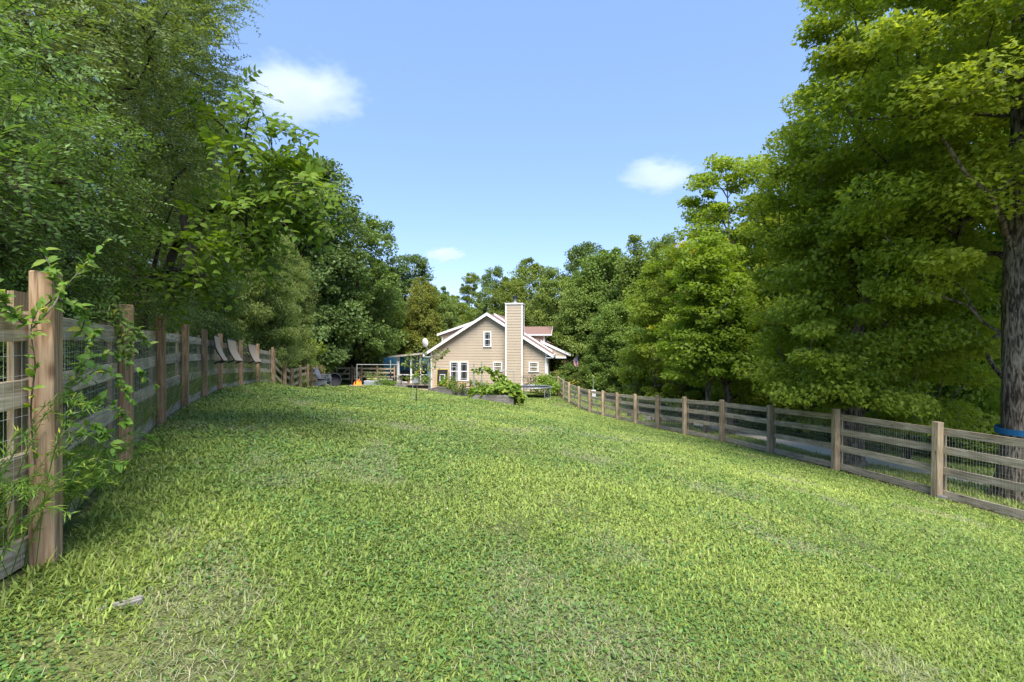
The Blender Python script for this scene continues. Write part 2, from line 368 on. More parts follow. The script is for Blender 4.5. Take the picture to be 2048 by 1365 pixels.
# ------------------------------------------------------------------ fences
def frusta(p0, p1, r0, r1, n=5):
    """many straight tapered tubes at once -> verts, quads"""
    p0 = np.asarray(p0, float); p1 = np.asarray(p1, float); m = len(p0)
    r0 = np.broadcast_to(r0, (m,)); r1 = np.broadcast_to(r1, (m,))
    d = unit(p1-p0); a = np.where(np.abs(d[:, 2:3]) < .9, [[0, 0, 1.]], [[1., 0, 0]])
    u = unit(np.cross(d, a)); w = np.cross(d, u)
    t = np.arange(n)*2*math.pi/n
    ring = u[:, None, :]*np.cos(t)[None, :, None]+w[:, None, :]*np.sin(t)[None, :, None]
    V = np.concatenate([p0[:, None, :]+ring*r0[:, None, None], p1[:, None, :]+ring*r1[:, None, None]], 1).reshape(-1, 3)
    k = np.arange(n); k2 = (k+1) % n
    base = (np.arange(m)*2*n)[:, None, None]
    Fq = np.stack([k, k2, k2+n, k+n], -1)[None]+base
    return V, Fq.reshape(-1, 4)

def rot_to(d, up=(0, 0, 1)):
    """matrix whose X runs along d, Z as near up as it can"""
    x = Vector(d).normalized(); z = Vector(up); y = z.cross(x).normalized(); z = x.cross(y)
    return Matrix((x, y, z)).transposed()

def post_mesh(h, w, name='post'):
    b = MB(); b.box(-w/2, w/2, -w/2, w/2, -.35, h)
    o = b.build(name, M['post'], bevel=.007); me = o.data; bpy.data.objects.remove(o); return me

RAILH = (1.225, .885, .51)
def fence(name, pts, label, H=1.42, side=1, wire=True, pw=.13, rails=RAILH, kick=True, batten=True, group=None, post_mat='post', wire_h=1.2, hvar=.02):
    """posts on the lawn side; wire, rails and a batten on the other. side: +1 if the outside lies left of the walking direction"""
    rng = random.Random(len(pts)*7+int(pts[0][1]*10))
    P = [Vector((x, y, (z[0] if z else z1(x, y)))) for x, y, *z in pts]
    root = empty(name, P[0]); tag(root, label, 'fence', group)
    O = P[0]; pm = post_mesh(H, pw); pm.materials.clear(); pm.materials.append(M[post_mat])
    nrm = []
    for i in range(len(P)):
        a = P[max(i-1, 0)]; b = P[min(i+1, len(P)-1)]; d = (b-a); d.z = 0; d.normalize()
        nrm.append(Vector((-d.y, d.x, 0))*side)
        po = link('post', pm, None, root, P[i]-O); po.rotation_euler = (rng.uniform(-.012, .012), rng.uniform(-.012, .012), math.atan2(d.y, d.x))
        po.scale = (1, 1, 1+rng.uniform(-hvar, hvar))
        if batten:
            bb = MB(); bb.box(-.065, .065, -.014, .014, 0.02, H-.10+rng.uniform(-.04, .03))
            bo = bb.build('batten', M['post_grey'], root, P[i]-O+nrm[i]*(pw/2+.064)); bo.rotation_euler = (0, 0, math.atan2(d.y, d.x))
    WV = []; WF = []; nb = 0
    for i in range(len(P)-1):
        a = P[i]+nrm[i]*(pw/2+.027); b = P[i+1]+nrm[i+1]*(pw/2+.027); d = b-a; Ln = d.length
        for hh in list(rails)+([.075] if kick else []):
            bx = MB(); bx.box(0, Ln-.006, -.019, .019, -.07, .07)
            ro = bx.build('bottom_board' if hh < .2 else 'rail', M['rail'], root, bevel=.004)
            za = rng.uniform(-.008, .008); zb = rng.uniform(-.008, .008)
            dd = Vector((d.x, d.y, d.z+zb-za))
            ro.matrix_local = Matrix.Translation(a-O+Vector((0, 0, hh+za)))@rot_to(dd).to_4x4()
        if wire:
            aw = np.array(a-nrm[i]*.0235-O); bw = np.array(b-nrm[i+1]*.0235-O)
            nv = int(Ln/.051); t = (np.arange(nv)+.5)/nv
            q = aw+(bw-aw)*t[:, None]; wob = np.random.default_rng(i).normal(0, .002, (nv, 3)); wob[:, 2] = 0
            v, f = frusta(q+wob+[0, 0, .02], q+wob+[0, 0, wire_h], .0013, .0013, 3); WV.append(v); WF.append(f+nb); nb += len(v)
            hs = np.arange(.06, wire_h+.001, .102)
            v, f = frusta(aw+np.stack([0*hs, 0*hs, hs], -1), bw+np.stack([0*hs, 0*hs, hs], -1), .0013, .0013, 3); WV.append(v); WF.append(f+nb); nb += len(v)
    if wire:
        link('wire_mesh', np_mesh('wire_mesh', np.concatenate(WV), [np.concatenate(WF)]), M['wire'], root)
    return root

LEFT = [(-2.0,.25),(-2.42,2.66,-1.15),(-3.68,4.88,-1.16),(-4.89,7.14,-1.16),(-5.77,9.03,-1.18),(-6.72,11.2,-1.24),(-7.83,13.75,-1.32),(-8.63,16.3,-1.45),(-9.4,18.9,-1.58),(-9.95,21.3,-1.75)]
fence('board_fence', LEFT, 'tall board fence with reddish posts and vines along the shaded woods edge', H=1.495, side=1, pw=.105)
BACK = [(-10.3,23.2,-2.42),(-10.9,25.4,-2.75),(-11.4,27.6,-2.72),(-11.95,30.0,-2.8),(-12.6,32.3,-2.92),(-13.2,34.6,-3.06),(-13.75,36.9,-3.2),(-14.3,39.0,-3.32),(-14.8,41.0,-3.42),(-15.2,42.8,-3.5),(-15.7,45.0,-3.62)]
fence('board_fence', [(-9.99,21.45,-1.78)]+BACK, 'dipping far board fence behind the grey lawn chairs', H=1.42, side=1, wire=False, kick=False)
RIGHT = [(9.4,2.4,-2.74),(8.8,4.8,-2.77),(8.3,7.2,-2.84),(7.93,9.56,-2.92),(7.55,11.95,-3.0),(7.33,14.55,-3.19),(6.94,16.95,-3.33),(6.5,19.3,-3.5),(6.2,21.85,-3.72),(5.84,24.3,-3.9),(5.43,26.5,-4.04),(5.07,28.7,-4.18),(4.72,31.2,-4.33),(4.45,34.2,-4.42),(4.1,36.9,-4.4),(3.95,39.3,-4.35),(3.75,41.5,-4.25),(2.9,43.6,-4.2)]
fence('board_fence', RIGHT, 'weathered three-rail board fence with wire mesh sloping down along the gravel driveway', H=1.395, side=-1, post_mat='post_grey')

def gate(name, a, b, label, flip=False):
    a = Vector(a); b = Vector(b); root = empty(name, a); tag(root, label, 'gate')
    d = b-a; L_ = d.length; root.rotation_euler = (0, 0, math.atan2(d.y, d.x))
    for h in (1.2, .72, .25):
        m = MB(); m.box(.08, L_-.08, -.02, .02, h-.07, h+.07); m.build('rail', M['rail'], root)
    for x in (.14, L_-.14):
        m = MB(); m.box(x-.055, x+.055, .021, .05, .12, 1.3); m.build('upright', M['rail'], root)
    m = MB(); p, q = ((.2, -.035, .3), (L_-.2, -.035, 1.2)); 
    if flip: p, q = ((.2, -.035, 1.2), (L_-.2, -.035, .3))
    m.bar(p, q, .03, .11, up=(0, 0, 1)); m.build('brace', M['rail'], root)
    return root
def back_post(x, y, z): return (x, y, z)
gate('field_gate', (-15.55,45.05,-3.6), (-14.2,45.2,-3.6), 'wooden braced gate at the end of the dipping far fence')
gate('field_gate', (-14.05,45.2,-3.6), (-13.2,45.3,-3.6), 'narrow wooden gate beside the fire pit with reversed brace', True)
fence('board_fence', [(-14.12,45.2,-3.62),(-13.3,45.3,-3.65),(-12.0,45.6,-3.7),(-10.6,46.1,-3.75)], 'far cross fence of grey boards beside the blue porch', H=1.5, side=1, wire=False, kick=False, batten=False)
# ------------------------------------------------------------------ the house
TH = R(8); HC, HS = math.cos(TH), math.sin(TH)
HO = (-7.28, 46.0, -4.35)
house = empty('house', HO, -TH); tag(house, 'tan vinyl sided gabled house with tall boxed chimney and brown shingle roof', 'house')
def HP(px, py, ly=0.0):
    """where the photograph's point lies on the house's plane y = ly: (x, z) in the house's own axes"""
    k = (px-1024)/1024
    x = (k*(46+HC*ly)-HO[0]-HS*ly)/(HC+k*HS)
    Y = 46-HS*x+HC*ly
    return x, -(py-682)/1024*Y-HO[2]
def siding_wall(mb, zr, xl, xr, z0, z1_, y=0.0, exp=.24, lap=.024):
    """real lapped boards between the outlines xl(z), xr(z), facing -y"""
    n = int(math.ceil((z1_-z0)/exp))
    for i in range(n):
        a = z0+i*exp; b = min(z0+(i+1)*exp, z1_)
        la, ra, lb, rb = xl(a), xr(a), xl(b), xr(b)
        if ra-la < .02: continue
        mb.add([(la, y-lap, a), (ra, y-lap, a), (rb, y-.002, b), (lb, y-.002, b), (la, y, a), (ra, y, a)], [(0, 1, 2, 3), (4, 5, 1, 0)])
MS, MW = M['siding'], M['white']
M['shingle'] = simple('brown_red_shingles', (.215, .13, .105), .9, var=.35, scale=26, bump=.5)
M['glass'] = simple('dark_window_glass', (.03, .035, .036), .06, var=.2, scale=.8, spec=.8)
M['blind'] = simple('tan_room_behind_glass', (.17, .145, .075), .12, var=.35, scale=2.5, spec=.7)
M['blue'] = simple('blue_painted_wall', (.10, .34, .50), .6, var=.08)
M['brownpost'] = wood('stained_brown_post', 'Z', (.07, .04, .028), (.13, .075, .052), (.19, .115, .08))
M['deckwood'] = wood('bleached_deck_board', 'X', (.2, .17, .14), (.34, .3, .25), (.46, .42, .36), knots=False)

xp, zp = HP(975, 626); W0 = HP(1093, 740)[0]
SL = .636
def zroof(x): return zp-SL*abs(x-xp)              # roof top line of the front gable
RT = .20                                            # roof thickness
zu = lambda x: zroof(x)-RT-.02
b = MB()
def xl_(z): return max(0.0, xp-(zp-RT-z)/SL) if z < zp-RT else xp
def xr_(z): return min(W0, xp+(zp-RT-z)/SL) if z < zp-RT else xp
siding_wall(b, None, xl_, xr_, -.6, zp-RT-.02)
# side and back walls as lapped boards' flat backs
zl, zrr = zu(0), zu(W0)
b.add([(0, 0, -.6), (0, 10.5, -.6), (0, 10.5, zl), (0, 0, zl)], [(0, 3, 2, 1)])
b.add([(W0, 0, -.6), (W0, 10.5, -.6), (W0, 10.5, zrr), (W0, 0, zrr)], [(0, 1, 2, 3)])
b.add([(0, 10.5, -.6), (W0, 10.5, -.6), (W0, 10.5, zrr), (xp, 10.5, zp-RT-.02), (0, 10.5, zl)], [(0, 1, 2, 3, 4)])
b.build('wall', MS, house)
# roofs: front gable and the slightly raised main roof behind it
OV = .5
def slope_roof(x0, x1, y0, y1, lift=0.0, name='roof'):
    m = MB()
    m.prism([(x0, zroof(x0)+lift), (xp, zp+lift), (x1, zroof(x1)+lift), (x1, zroof(x1)+lift-RT), (xp, zp+lift-RT), (x0, zroof(x0)+lift-RT)], y0, y1)
    return m.build(name, M['shingle'], house)
slope_roof(-OV, W0+OV, -.42, 3.4)
YR = 3.4; LF = .16
slope_roof(-OV, W0+OV-.2, YR, 11.0, LF)
# white rake boards and soffits
def rake(pts, y, h=.24, t=.045, name='rake_board'):
    m = MB()
    for (xa, za), (xb, zb) in zip(pts[:-1], pts[1:]):
        m.prism([(xa, za+.02), (xb, zb+.02), (xb, zb-h), (xa, za-h)], y-t, y-.004)
    return m.build(name, MW, house)
rake([(-OV-.02, zroof(-OV)), (xp, zp)], -.42); rake([(xp, zp), (W0+OV+.02, zroof(W0+OV))], -.42)
rake([(xp, zp+LF), (W0+OV-.2, zroof(W0+OV-.2)+LF)], YR)
for x, s in ((-OV, -1), (W0+OV, 1)):
    m = MB(); z = zroof(x); a, c = sorted((x, x+s*.12))
    m.box(a, c, -.44, 3.4, z-.26, z-.03)
    a, c = sorted((x+s*.11, x-s*.5)); m.box(a, c, -.415, 3.39, z-.31, z-.265); m.build('gutter', MW, house)
# corner trims and a downspout
for x0, x1 in ((-.03, .1), (W0-.12, W0+.03)):
    m = MB(); m.box(x0, x1, -.045, .06, -.6, zu(.05 if x0 < 1 else W0-.05)-.02); m.build('corner_trim', MW, house)
m = MB(); m.box(W0+.04, W0+.14, .1, .2, -.5, zrr-.05); m.build('downspout', MW, house)
# chimney
cx0, cz = HP(1011.5, 606, -.65); cx1 = HP(1044.5, 606, -.65)[0]
ch = MB(); siding_wall(ch, None, lambda z: cx0, lambda z: cx1, -.7, cz-.12, -.65)
for xx, o in ((cx0, -1), (cx1, 1)):
    n = int((cz+.58)/.24)
    for i in range(n):
        a = -.7+i*.24; c = min(a+.24, cz-.12)
        ch.add([(xx+o*.016, -.65, a), (xx+o*.016, .6, a), (xx+o*.002, .6, c), (xx+o*.002, -.65, c)], [(0, 1, 2, 3) if o > 0 else (3, 2, 1, 0)])
ch.add([(cx0, .6, 3), (cx1, .6, 3), (cx1, .6, cz-.1), (cx0, .6, cz-.1)], [(3, 2, 1, 0)])
chim = ch.build('chimney', MS, house)
for x0 in (cx0-.04, cx1-.07):
    m = MB(); m.box(x0, x0+.11, -.69, -.6, -.7, cz-.13); m.box(x0, x0+.11, .55, .64, 4, cz-.13); m.build('corner_trim', MW, chim)
m = MB(); m.box(cx0-.06, cx1+.06, -.73, .68, cz-.125, cz); m.build('chimney_cap', MW, chim)
cm = (cx0+cx1)/2
m = MB(); m.lathe([(.26, 0), (.14, .14), (.12, .16), (.12, .42), (.2, .43), (.2, .62), (.05, .68)], 16, (cm, 0, cz+.002)); m.build('flue', M['grey'], chim)
m = MB(); m.lathe([(.215, .4), (.215, .63), (.04, .7)], 16, (cm, 0, cz+.01)); m.build('flue_cap', M['black'], chim)
# windows
def window(px0, px1, py0, py1, panes, split=.5, mat='glass', y=0.0, grid=True):
    x0, zt = HP(px0, py0, y); x1, zb = HP(px1, py1, y)
    f = MB(); w = .085; y = y-.03
    f.box(x0, x1, y-.075, y-.017, zt-w, zt); f.box(x0-.02, x1+.02, y-.085, y-.017, zb, zb+w)
    n = panes; pw = (x1-x0)/n
    for i in range(n+1):
        xa = x0+i*pw; c = w if 0 < i < n else 0
        if i == 0: f.box(x0, x0+w, y-.072, y-.017, zb+w, zt-w)
        elif i == n: f.box(x1-w, x1, y-.072, y-.017, zb+w, zt-w)
        else: f.box(xa-.11, xa+.11, y-.072, y-.017, zb+w, zt-w)
    win = f.build('window', MW, house)
    for i in range(n):
        xa = x0+i*pw+(w if i == 0 else .11); xb = x0+(i+1)*pw-(w if i == n-1 else .11)
        za, zc = zb+w, zt-w; zm = za+(zc-za)*split
        s = MB(); s.box(xa, xb, y-.06, y-.02, zm-.035, zm+.035)
        for u, v in ((xa, xa+.028), (xb-.028, xb)): s.box(u, v, y-.055, y-.02, za, zc)
        if grid:
            g = .016
            for u in (xa+.13, xb-.13): s.box(u-g/2, u+g/2, y-.052, y-.03, za, zm-.036); s.box(u-g/2, u+g/2, y-.052, y-.03, zm+.036, zc)
            s.box(xa+.029, xb-.029, y-.049, y-.031, zc-.16, zc-.16+g); s.box(xa+.029, xb-.029, y-.049, y-.031, za+.13, za+.13+g)
        s.build('sash', MW, win)
        p = MB(); p.box(xa+.002, xb-.002, y-.0295, y-.024, za, zc); p.build('pane', M[mat], win)
window(967, 983, 663, 694, 1); window(900, 937.5, 723, 762, 2); window(986, 1005, 723.5, 743, 1, mat='blind'); window(1057.5, 1077.5, 724, 744, 1, mat='blind')
# shed dormer on the far slope
y0 = 5.0
(xa, za), (xb, zb) = HP(877, 668, y0), HP(945, 644, y0)
dm = MB(); xlow = xa+.35
sd_ = (zb-za)/(xb-xa); siding_wall(dm, None, lambda z: max(xlow, xa+(z-za+.2)/sd_), lambda z: max(xb, xa+(z-za+.2)/sd_), zroof(xlow)-.3, zb-.2, y0)
dm.box(xlow, xb+.4, y0+.01, y0+4.2, zroof(xlow)-.3, za-.28)
dorm = dm.build('dormer', MS, house)
m = MB(); s_ = (zb-za)/(xb-xa); m.prism([(xa, za), (xb+.6, zb+s_*.6), (xb+.6, zb+s_*.6-.16), (xa, za-.16)], y0-.3, y0+4.5); m.build('dormer_roof', M['shingle'], dorm)
m = MB(); m.prism([(xa-.05, za+.02), (xb+.3, zb+s_*.3+.02), (xb+.3, zb+s_*.3-.2), (xa-.05, za-.2)], y0-.345, y0-.304); m.box(xa-.08, xa-.005, y0-.3, y0+4.4, za-.2, za+.0); m.build('dormer_trim', MW, dorm)
m = MB(); m.box(xlow-.02, xlow+.09, y0-.03, y0+.005, zroof(xlow)-.3, za-.2); m.build('corner_trim', MW, dorm)
# gabled dormer over the porch side, its ridge running to the viewer's side of the porch
y1 = 4.3
(xw, zt), _ = HP(1089, 670, y1), 0
(xe, zr_) = HP(1105, 653, y1+1.2); ze = HP(1105, 668.5, y1)[1]; xs = HP(1036, 668, y1)[0]
gd = MB(); zbot = zroof(xw)+LF-.3
siding_wall(gd, None, lambda z: max(xs+.4, min(xw, xp+(zp+LF-z)/SL-.05)), lambda z: xw, zbot, ze-.1, y1)
gd.box(xs+.3, xw-.001, y1+.02, y1+2.4, zroof(xw)+LF+.02, ze-.1)
gdo = gd.build('dormer', MS, house)
m = MB()
for s, (ya, yb) in ((0, (y1-.3, y1+1.2)), (1, (y1+1.2, y1+2.7))):
    lo, hi = ((ya, ze), (yb, zr_)) if s == 0 else ((yb, ze), (ya, zr_))
    m.add([(xs-1.6, lo[0], lo[1]), (xe, lo[0], lo[1]), (xe, hi[0], hi[1]), (xs-1.6, hi[0], hi[1]), (xs-1.6, lo[0], lo[1]-.1), (xe, lo[0], lo[1]-.1), (xe, hi[0], hi[1]-.1), (xs-1.6, hi[0], hi[1]-.1)],
          [(0, 1, 2, 3), (7, 6, 5, 4), (0, 4, 5, 1), (1, 5, 6, 2), (3, 2, 6, 7)])
m.build('dormer_roof', M['shingle'], gdo)
m = MB(); m.box(xs+.3, xe+.02, y1-.36, y1-.305, ze-.12, ze+.01); m.box(xs+.3, xe-.02, y1-.3, y1-.02, ze-.16, ze-.11)
m.add([(xe+.002, y1-.33, ze-.12), (xe+.002, y1-.33, ze+.03), (xe+.002, y1+1.2, zr_+.02), (xe+.002, y1+1.2, zr_-.16), (xe+.03, y1-.33, ze-.12), (xe+.03, y1-.33, ze+.03), (xe+.03, y1+1.2, zr_+.02), (xe+.03, y1+1.2, zr_-.16)], [(0,1,2,3),(4,7,6,5),(0,4,5,1),(1,5,6,2),(3,2,6,7),(0,3,7,4)])
m.build('dormer_trim', MW, gdo)
m = MB(); m.box(xw-.12, xw+.03, y1-.03, y1+.06, zbot, ze-.13); m.box(xw+.02, xw+.07, y1+.2, y1+.75, zbot+.2, ze-.3); m.box(xw+.02, xw+.07, y1+1.4, y1+2, zbot+.2, ze-.3); m.build('corner_trim', MW, gdo)
# porch with its lower roof
yp = YR
(xr0, zr0), (xr1, zr1) = HP(1092, 686, yp), HP(1139.5, 708, yp)
m = MB(); m.prism([(xr0-.9, zr0+.9*.5), (xr1, zr1), (xr1, zr1-.16), (xr0-.9, zr0+.9*.5-.16)], yp-.02, yp+7.4); m.build('porch_roof', M['shingle'], house)
m = MB(); sl2 = (zr1-zr0)/(xr1-xr0); m.prism([(xr0-.5, zr0-sl2*.5+.03), (xr1+.03, zr1+.03), (xr1+.03, zr1-.2), (xr0-.5, zr0-sl2*.5-.2)], yp-.075, yp-.024); m.box(xr1+.002, xr1+.1, yp-.07, yp+7.4, zr1-.18, zr1); m.build('rake_board', MW, house)
xpo = HP(1130, 730, yp+.15)[0]; zb1 = HP(1110, 713.5, yp)[1]
g = MB(); siding_wall(g, None, lambda z: W0+.05, lambda z: min(xpo+.1, xr1-(z-(zr1-.12))/max(.01, -sl2)) , zb1, zr0-.2, yp+.05)
g.build('porch_gable', MS, house)
m = MB(); m.box(W0+.03, xpo+.12, yp-.02, yp+.12, zb1-.14, zb1-.002); m.build('porch_beam', MW, house)
for yy in (yp, yp+3.4, yp+6.9):
    m = MB(); m.box(xpo-.09, xpo+.09, yy+.122 if yy == yp else yy, yy+.3, -.3, zb1-.15 if yy == yp else zr1-.1); m.build('porch_post', M['brownpost'], house)
m = MB(); m.box(W0+.35, W0+.55, yp+6.6, yp+6.85, .6, zb1); m.build('porch_column', MW, house)
zf = .55
m = MB(); m.box(W0+.04, xpo+.15, yp+.0, yp+7.2, zf-.16, zf); m.build('porch_floor', M['deckwood'], house)
m = MB(); m.box(W0+.04, xpo+.1, yp+.3, yp+7.2, -.5, zf-.17); m.build('porch_skirt', M['brownpost'], house)
m = MB(); m.box(W0+.05, xpo-.1, yp+.14, yp+.22, zf+.84, zf+.93); m.box(W0+.05, xpo-.1, yp+.16, yp+.2, zf+.1, zf+.17); m.build('railing', M['deckwood'], house)
m = MB(); m.box(W0+.02, W0+.07, yp+1.2, yp+2.2, zf, zf+2.1); m.build('front_door', M['brownpost'], house)
# screened porch on the far end, blue inside
ys = 1.6
(xq0, zq0), (xq1, zq1) = HP(780, 713, ys), HP(862, 704, ys)
xq1 = -.02
m = MB(); m.prism([(xq0, zq0+.06), (xq1, zq1+.06), (xq1, zq1-.12), (xq0, zq0-.1)], ys-.5, ys+5); m.build('side_porch_roof', simple('pale_metal_roof', (.42, .39, .33), .5, var=.15), house)
zfl = HP(800, 766, ys)[1]
for pxp, w_ in ((796.5, .26), (822.5, .14), (841, .14), (857, .2)):
    xx = HP(pxp, 740, ys)[0]; zt_ = zq0+(zq1-zq0)*(xx-xq0)/(xq1-xq0)-.13
    m = MB(); m.box(xx-w_/2, xx+w_/2, ys-.07, ys+.07, zfl, zt_); m.build('porch_post', MW if w_ != .2 else M['blue'], house)
xb0 = HP(797, 740, ys+3.4)[0]
m = MB(); m.box(xb0-.2, -.03, ys+2.4, ys+2.5, zfl+.9, zq0-.1); m.build('porch_back_wall', M['blue'], house)
m = MB(); m.box(xb0-.2, -.03, ys+2.36, ys+2.55, zfl, zfl+.89); m.build('porch_half_wall', M['black'], house)
m = MB(); m.box(xb0-.25, xb0-.2, ys+.1, ys+2.3, zfl, zq0-.12); m.build('porch_end_wall', M['blue'], house)
xx0 = HP(845, 740, ys)[0]; m = MB(); m.box(xx0, -.04, ys-.02, ys+.02, HP(850, 727, ys)[1], zq0+.1); m.build('porch_blind', M['blue'], house)
xr_0 = HP(798, 745, ys)[0]
m = MB(); m.box(xr_0, -.1, ys-.03, ys+.03, zfl+.75, zfl+.83); m.box(xr_0, -.1, ys-.04, ys+.04, zfl+.05, zfl+.14); m.build('porch_rail', MW, house)
m = MB(); m.box(xq0-1.2, -.02, ys-.9, ys+3.6, zfl-.12, zfl-.01); m.build('deck', M['deckwood'], house)
m = MB(); m.box(xq0-1.15, -.02, ys-.8, ys+3.5, -.7, zfl-.125); m.build('deck_skirt', M['black'], house)
# patio beside the gable wall
def hw(x, y): return (HO[0]+HC*x+HS*y, HO[1]-HS*x+HC*y)
b = MB(); nb_ = 12
def brickmat():
    m, N, L, p = newmat('red_brick_paving')
    tc = N.new('ShaderNodeTexCoord'); bt = N.new('ShaderNodeTexBrick'); bt.inputs['Scale'].default_value = 2.4
    bt.inputs['Color1'].default_value = (.33, .19, .13, 1); bt.inputs['Color2'].default_value = (.42, .27, .19, 1); bt.inputs['Mortar'].default_value = (.4, .36, .3, 1)
    L.new(tc.outputs['Object'], bt.inputs['Vector']); L.new(bt.outputs['Color'], p.inputs['Base Color']); p.inputs['Roughness'].default_value = .9; return m
xs_ = np.linspace(-1.2, 4.6, 20); ys_ = np.linspace(-4.2, -.03, 14); gx_, gy_ = np.meshgrid(xs_, ys_)
wx = HO[0]+HC*gx_+HS*gy_; wy = HO[1]-HS*gx_+HC*gy_; wz = Z(wx, wy)+.05
ii = np.arange(20*14).reshape(14, 20); Fp = np.stack([ii[:-1, :-1], ii[:-1, 1:], ii[1:, 1:], ii[1:, :-1]], -1).reshape(-1, 4)
tag(link('patio', np_mesh('patio', np.stack([wx, wy, wz], -1).reshape(-1, 3), [Fp]), brickmat()), kind='structure')
# ------------------------------------------------------------------ trees
KITE = np.array([(0,0,0),(.42,.5,.04),(1,0,-.06),(.42,-.5,.04)])
OVAL = np.array([(0,0,0),(.18,.34,.06),(.48,.5,.09),(.78,.29,.02),(1.08,0,-.16),(.78,-.29,.02),(.48,-.5,.09),(.18,-.34,.06)])
MAPLE = np.array([(0,0,0),(.02,.30,.03),(.22,.26,.02),(.36,.62,.05),(.5,.22,0),(.66,.24,0),(1.05,0,-.06),(.66,-.24,0),(.5,-.22,0),(.36,-.62,.05),(.22,-.26,.02),(.02,-.30,.03)])

def leaves(pos, d, nrm, L_, W_l, tmpl, rnd):
    """one polygon per leaf"""
    d = unit(d); nrm = nrm-(nrm*d).sum(-1, keepdims=True)*d; nrm = unit(nrm); s = np.cross(nrm, d)
    L_ = np.broadcast_to(L_, (len(pos),))[:, None, None]; W_l = np.broadcast_to(W_l, (len(pos),))[:, None, None]
    t = tmpl
    V = pos[:, None]+d[:, None]*(t[None, :, 0:1]*L_)+s[:, None]*(t[None, :, 1:2]*W_l)+nrm[:, None]*(t[None, :, 2:3]*L_)
    k = len(t); Fq = np.arange(len(pos)*k).reshape(-1, k)
    return V.reshape(-1, 3), Fq, rnd

def skeleton(clumps, trunk, rng, arch=.12, pull=1.5):
    P = [np.array(p, float) for p in trunk]; par = [-1]+list(range(len(trunk)-1)); load = [0.0]*len(P); arr = np.array(P)
    ax = np.array(trunk)[:, :2].mean(0)
    order = np.argsort(np.hypot(clumps[:, 0]-ax[0], clumps[:, 1]-ax[1])+.15*rng.random(len(clumps)))
    for ci in order:
        c = clumps[ci]; d = np.linalg.norm(arr-c, axis=1); hd = np.hypot(arr[:, 0]-c[0], arr[:, 1]-c[1])
        cost = d+pull*np.maximum(0, arr[:, 2]-(c[2]-.35*hd)); j = int(np.argmin(cost)); p = arr[j]; dd = d[j]
        j0 = j; new = []
        for t in (.34, .67, 1.0):
            q = p+(c-p)*t+np.array([0, 0, arch*dd*math.sin(math.pi*t)])
            if t < 1: q = q+rng.normal(0, .05*dd, 3)
            P.append(q); par.append(j0); load.append(0.0); j0 = len(P)-1; new.append(q)
        load[j0] = 1.0; arr = np.vstack([arr, new])
    for i in range(len(P)-1, 0, -1): load[par[i]] += load[i]
    return arr, np.array(par), np.array(load)

def make_trunk_mesh(arr, par, load, nt, r_tip, trunk_r, flare=.5, nside=12, seed=0, rough=.05):
    rr = r_tip*np.sqrt(np.maximum(load, .3))
    hz = arr[:nt, 2]-arr[0, 2]; H = max(hz[-1], 1e-6)
    tr = trunk_r*np.clip(1-.9*(hz/H)**1.1, .05, 1); 
    V = []; F_ = []; nb = 0
    rng = np.random.default_rng(seed)
    zs = np.concatenate([[-.4, 0, .12, .3, .6], np.linspace(1.0, H, max(6, int(H/.5)))]) if H > 2 else np.linspace(-.1, H, 8)
    cx = np.interp(zs, hz, arr[:nt, 0]); cy = np.interp(zs, hz, arr[:nt, 1]); cr = np.interp(zs, hz, tr)
    cr = cr*(1+flare*np.exp(-np.maximum(zs, 0)/(trunk_r*1.1)))
    t = np.arange(nside)*2*math.pi/nside; lob = 1+rough*np.sin(3*t+seed)+rough*.8*np.sin(5*t+seed*2)
    rad = cr[:, None]*lob[None]*(1+rough*.7*rng.normal(0, 1, (len(zs), nside)))*(1+.25*flare*np.exp(-np.maximum(zs, 0)/(trunk_r*.8))[:, None]*np.sin(4*t+seed)[None])
    tv = np.stack([cx[:, None]+rad*np.cos(t), cy[:, None]+rad*np.sin(t), np.broadcast_to((zs+arr[0, 2])[:, None], rad.shape)], -1).reshape(-1, 3)
    ii = np.arange(len(zs)*nside).reshape(len(zs), nside); i2 = np.roll(ii, -1, 1)
    V.append(tv); F_.append(np.stack([ii[:-1], i2[:-1], i2[1:], ii[1:]], -1).reshape(-1, 4)); nb = len(tv)
    k = np.arange(nt, len(arr)); pj = par[k]
    r1 = rr[k]; r0 = np.minimum(rr[pj], rr[k]*1.35+.002)
    on = pj < nt; r0 = np.where(on, np.minimum(np.interp(arr[pj, 2]-arr[0, 2], hz, tr)*.8, r1*1.8), r0); r1 = np.minimum(r1, r0)
    v, f = frusta(arr[pj], arr[k], r0, r1, 6); V.append(v); F_.append(f+nb)
    return np_mesh('trunk', np.concatenate(V), [np.concatenate(F_)], smooth=True)

def envelope(n, H, Rr, base, shape, rng, spacing, lobes=.28, inner=.5):
    out = []; ph = rng.random(4)*6.28
    for _ in range(n*14):
        h = rng.random(); a = rng.random()*2*math.pi
        if shape == 'round': e = math.sqrt(max(0, 1-((h-.42)/.60)**2))
        elif shape == 'tall': e = math.sqrt(max(0, 1-((h-.38)/.64)**2))*.9+.05
        elif shape == 'cone': e = (1-h)**.8*(.75+.25*math.sin(h*20+ph[0]))+.03
        elif shape == 'edge': e = .85*math.sqrt(max(0, 1-((h-.3)/.72)**2))+.12*(1-h)
        elif shape == 'vase': e = .35+.65*math.sin(min(1, h*1.15)*2.2)
        e *= 1+lobes*(math.sin(2*a+ph[1]+h*3)*.5+math.sin(3*a+ph[2]-h*5)*.35+math.sin(5*a+ph[3]+7*h)*.25)
        r = e*Rr*(inner+(1-inner)*rng.random()**.6)
        p = np.array([r*math.cos(a), r*math.sin(a), H*(base+(1-base)*h)])
        if all(((p-q)*[1, 1, 1.5]).dot((p-q)*[1, 1, 1.5]) > spacing**2 for q in out): out.append(p)
        if len(out) >= n: break
    return np.array(out)

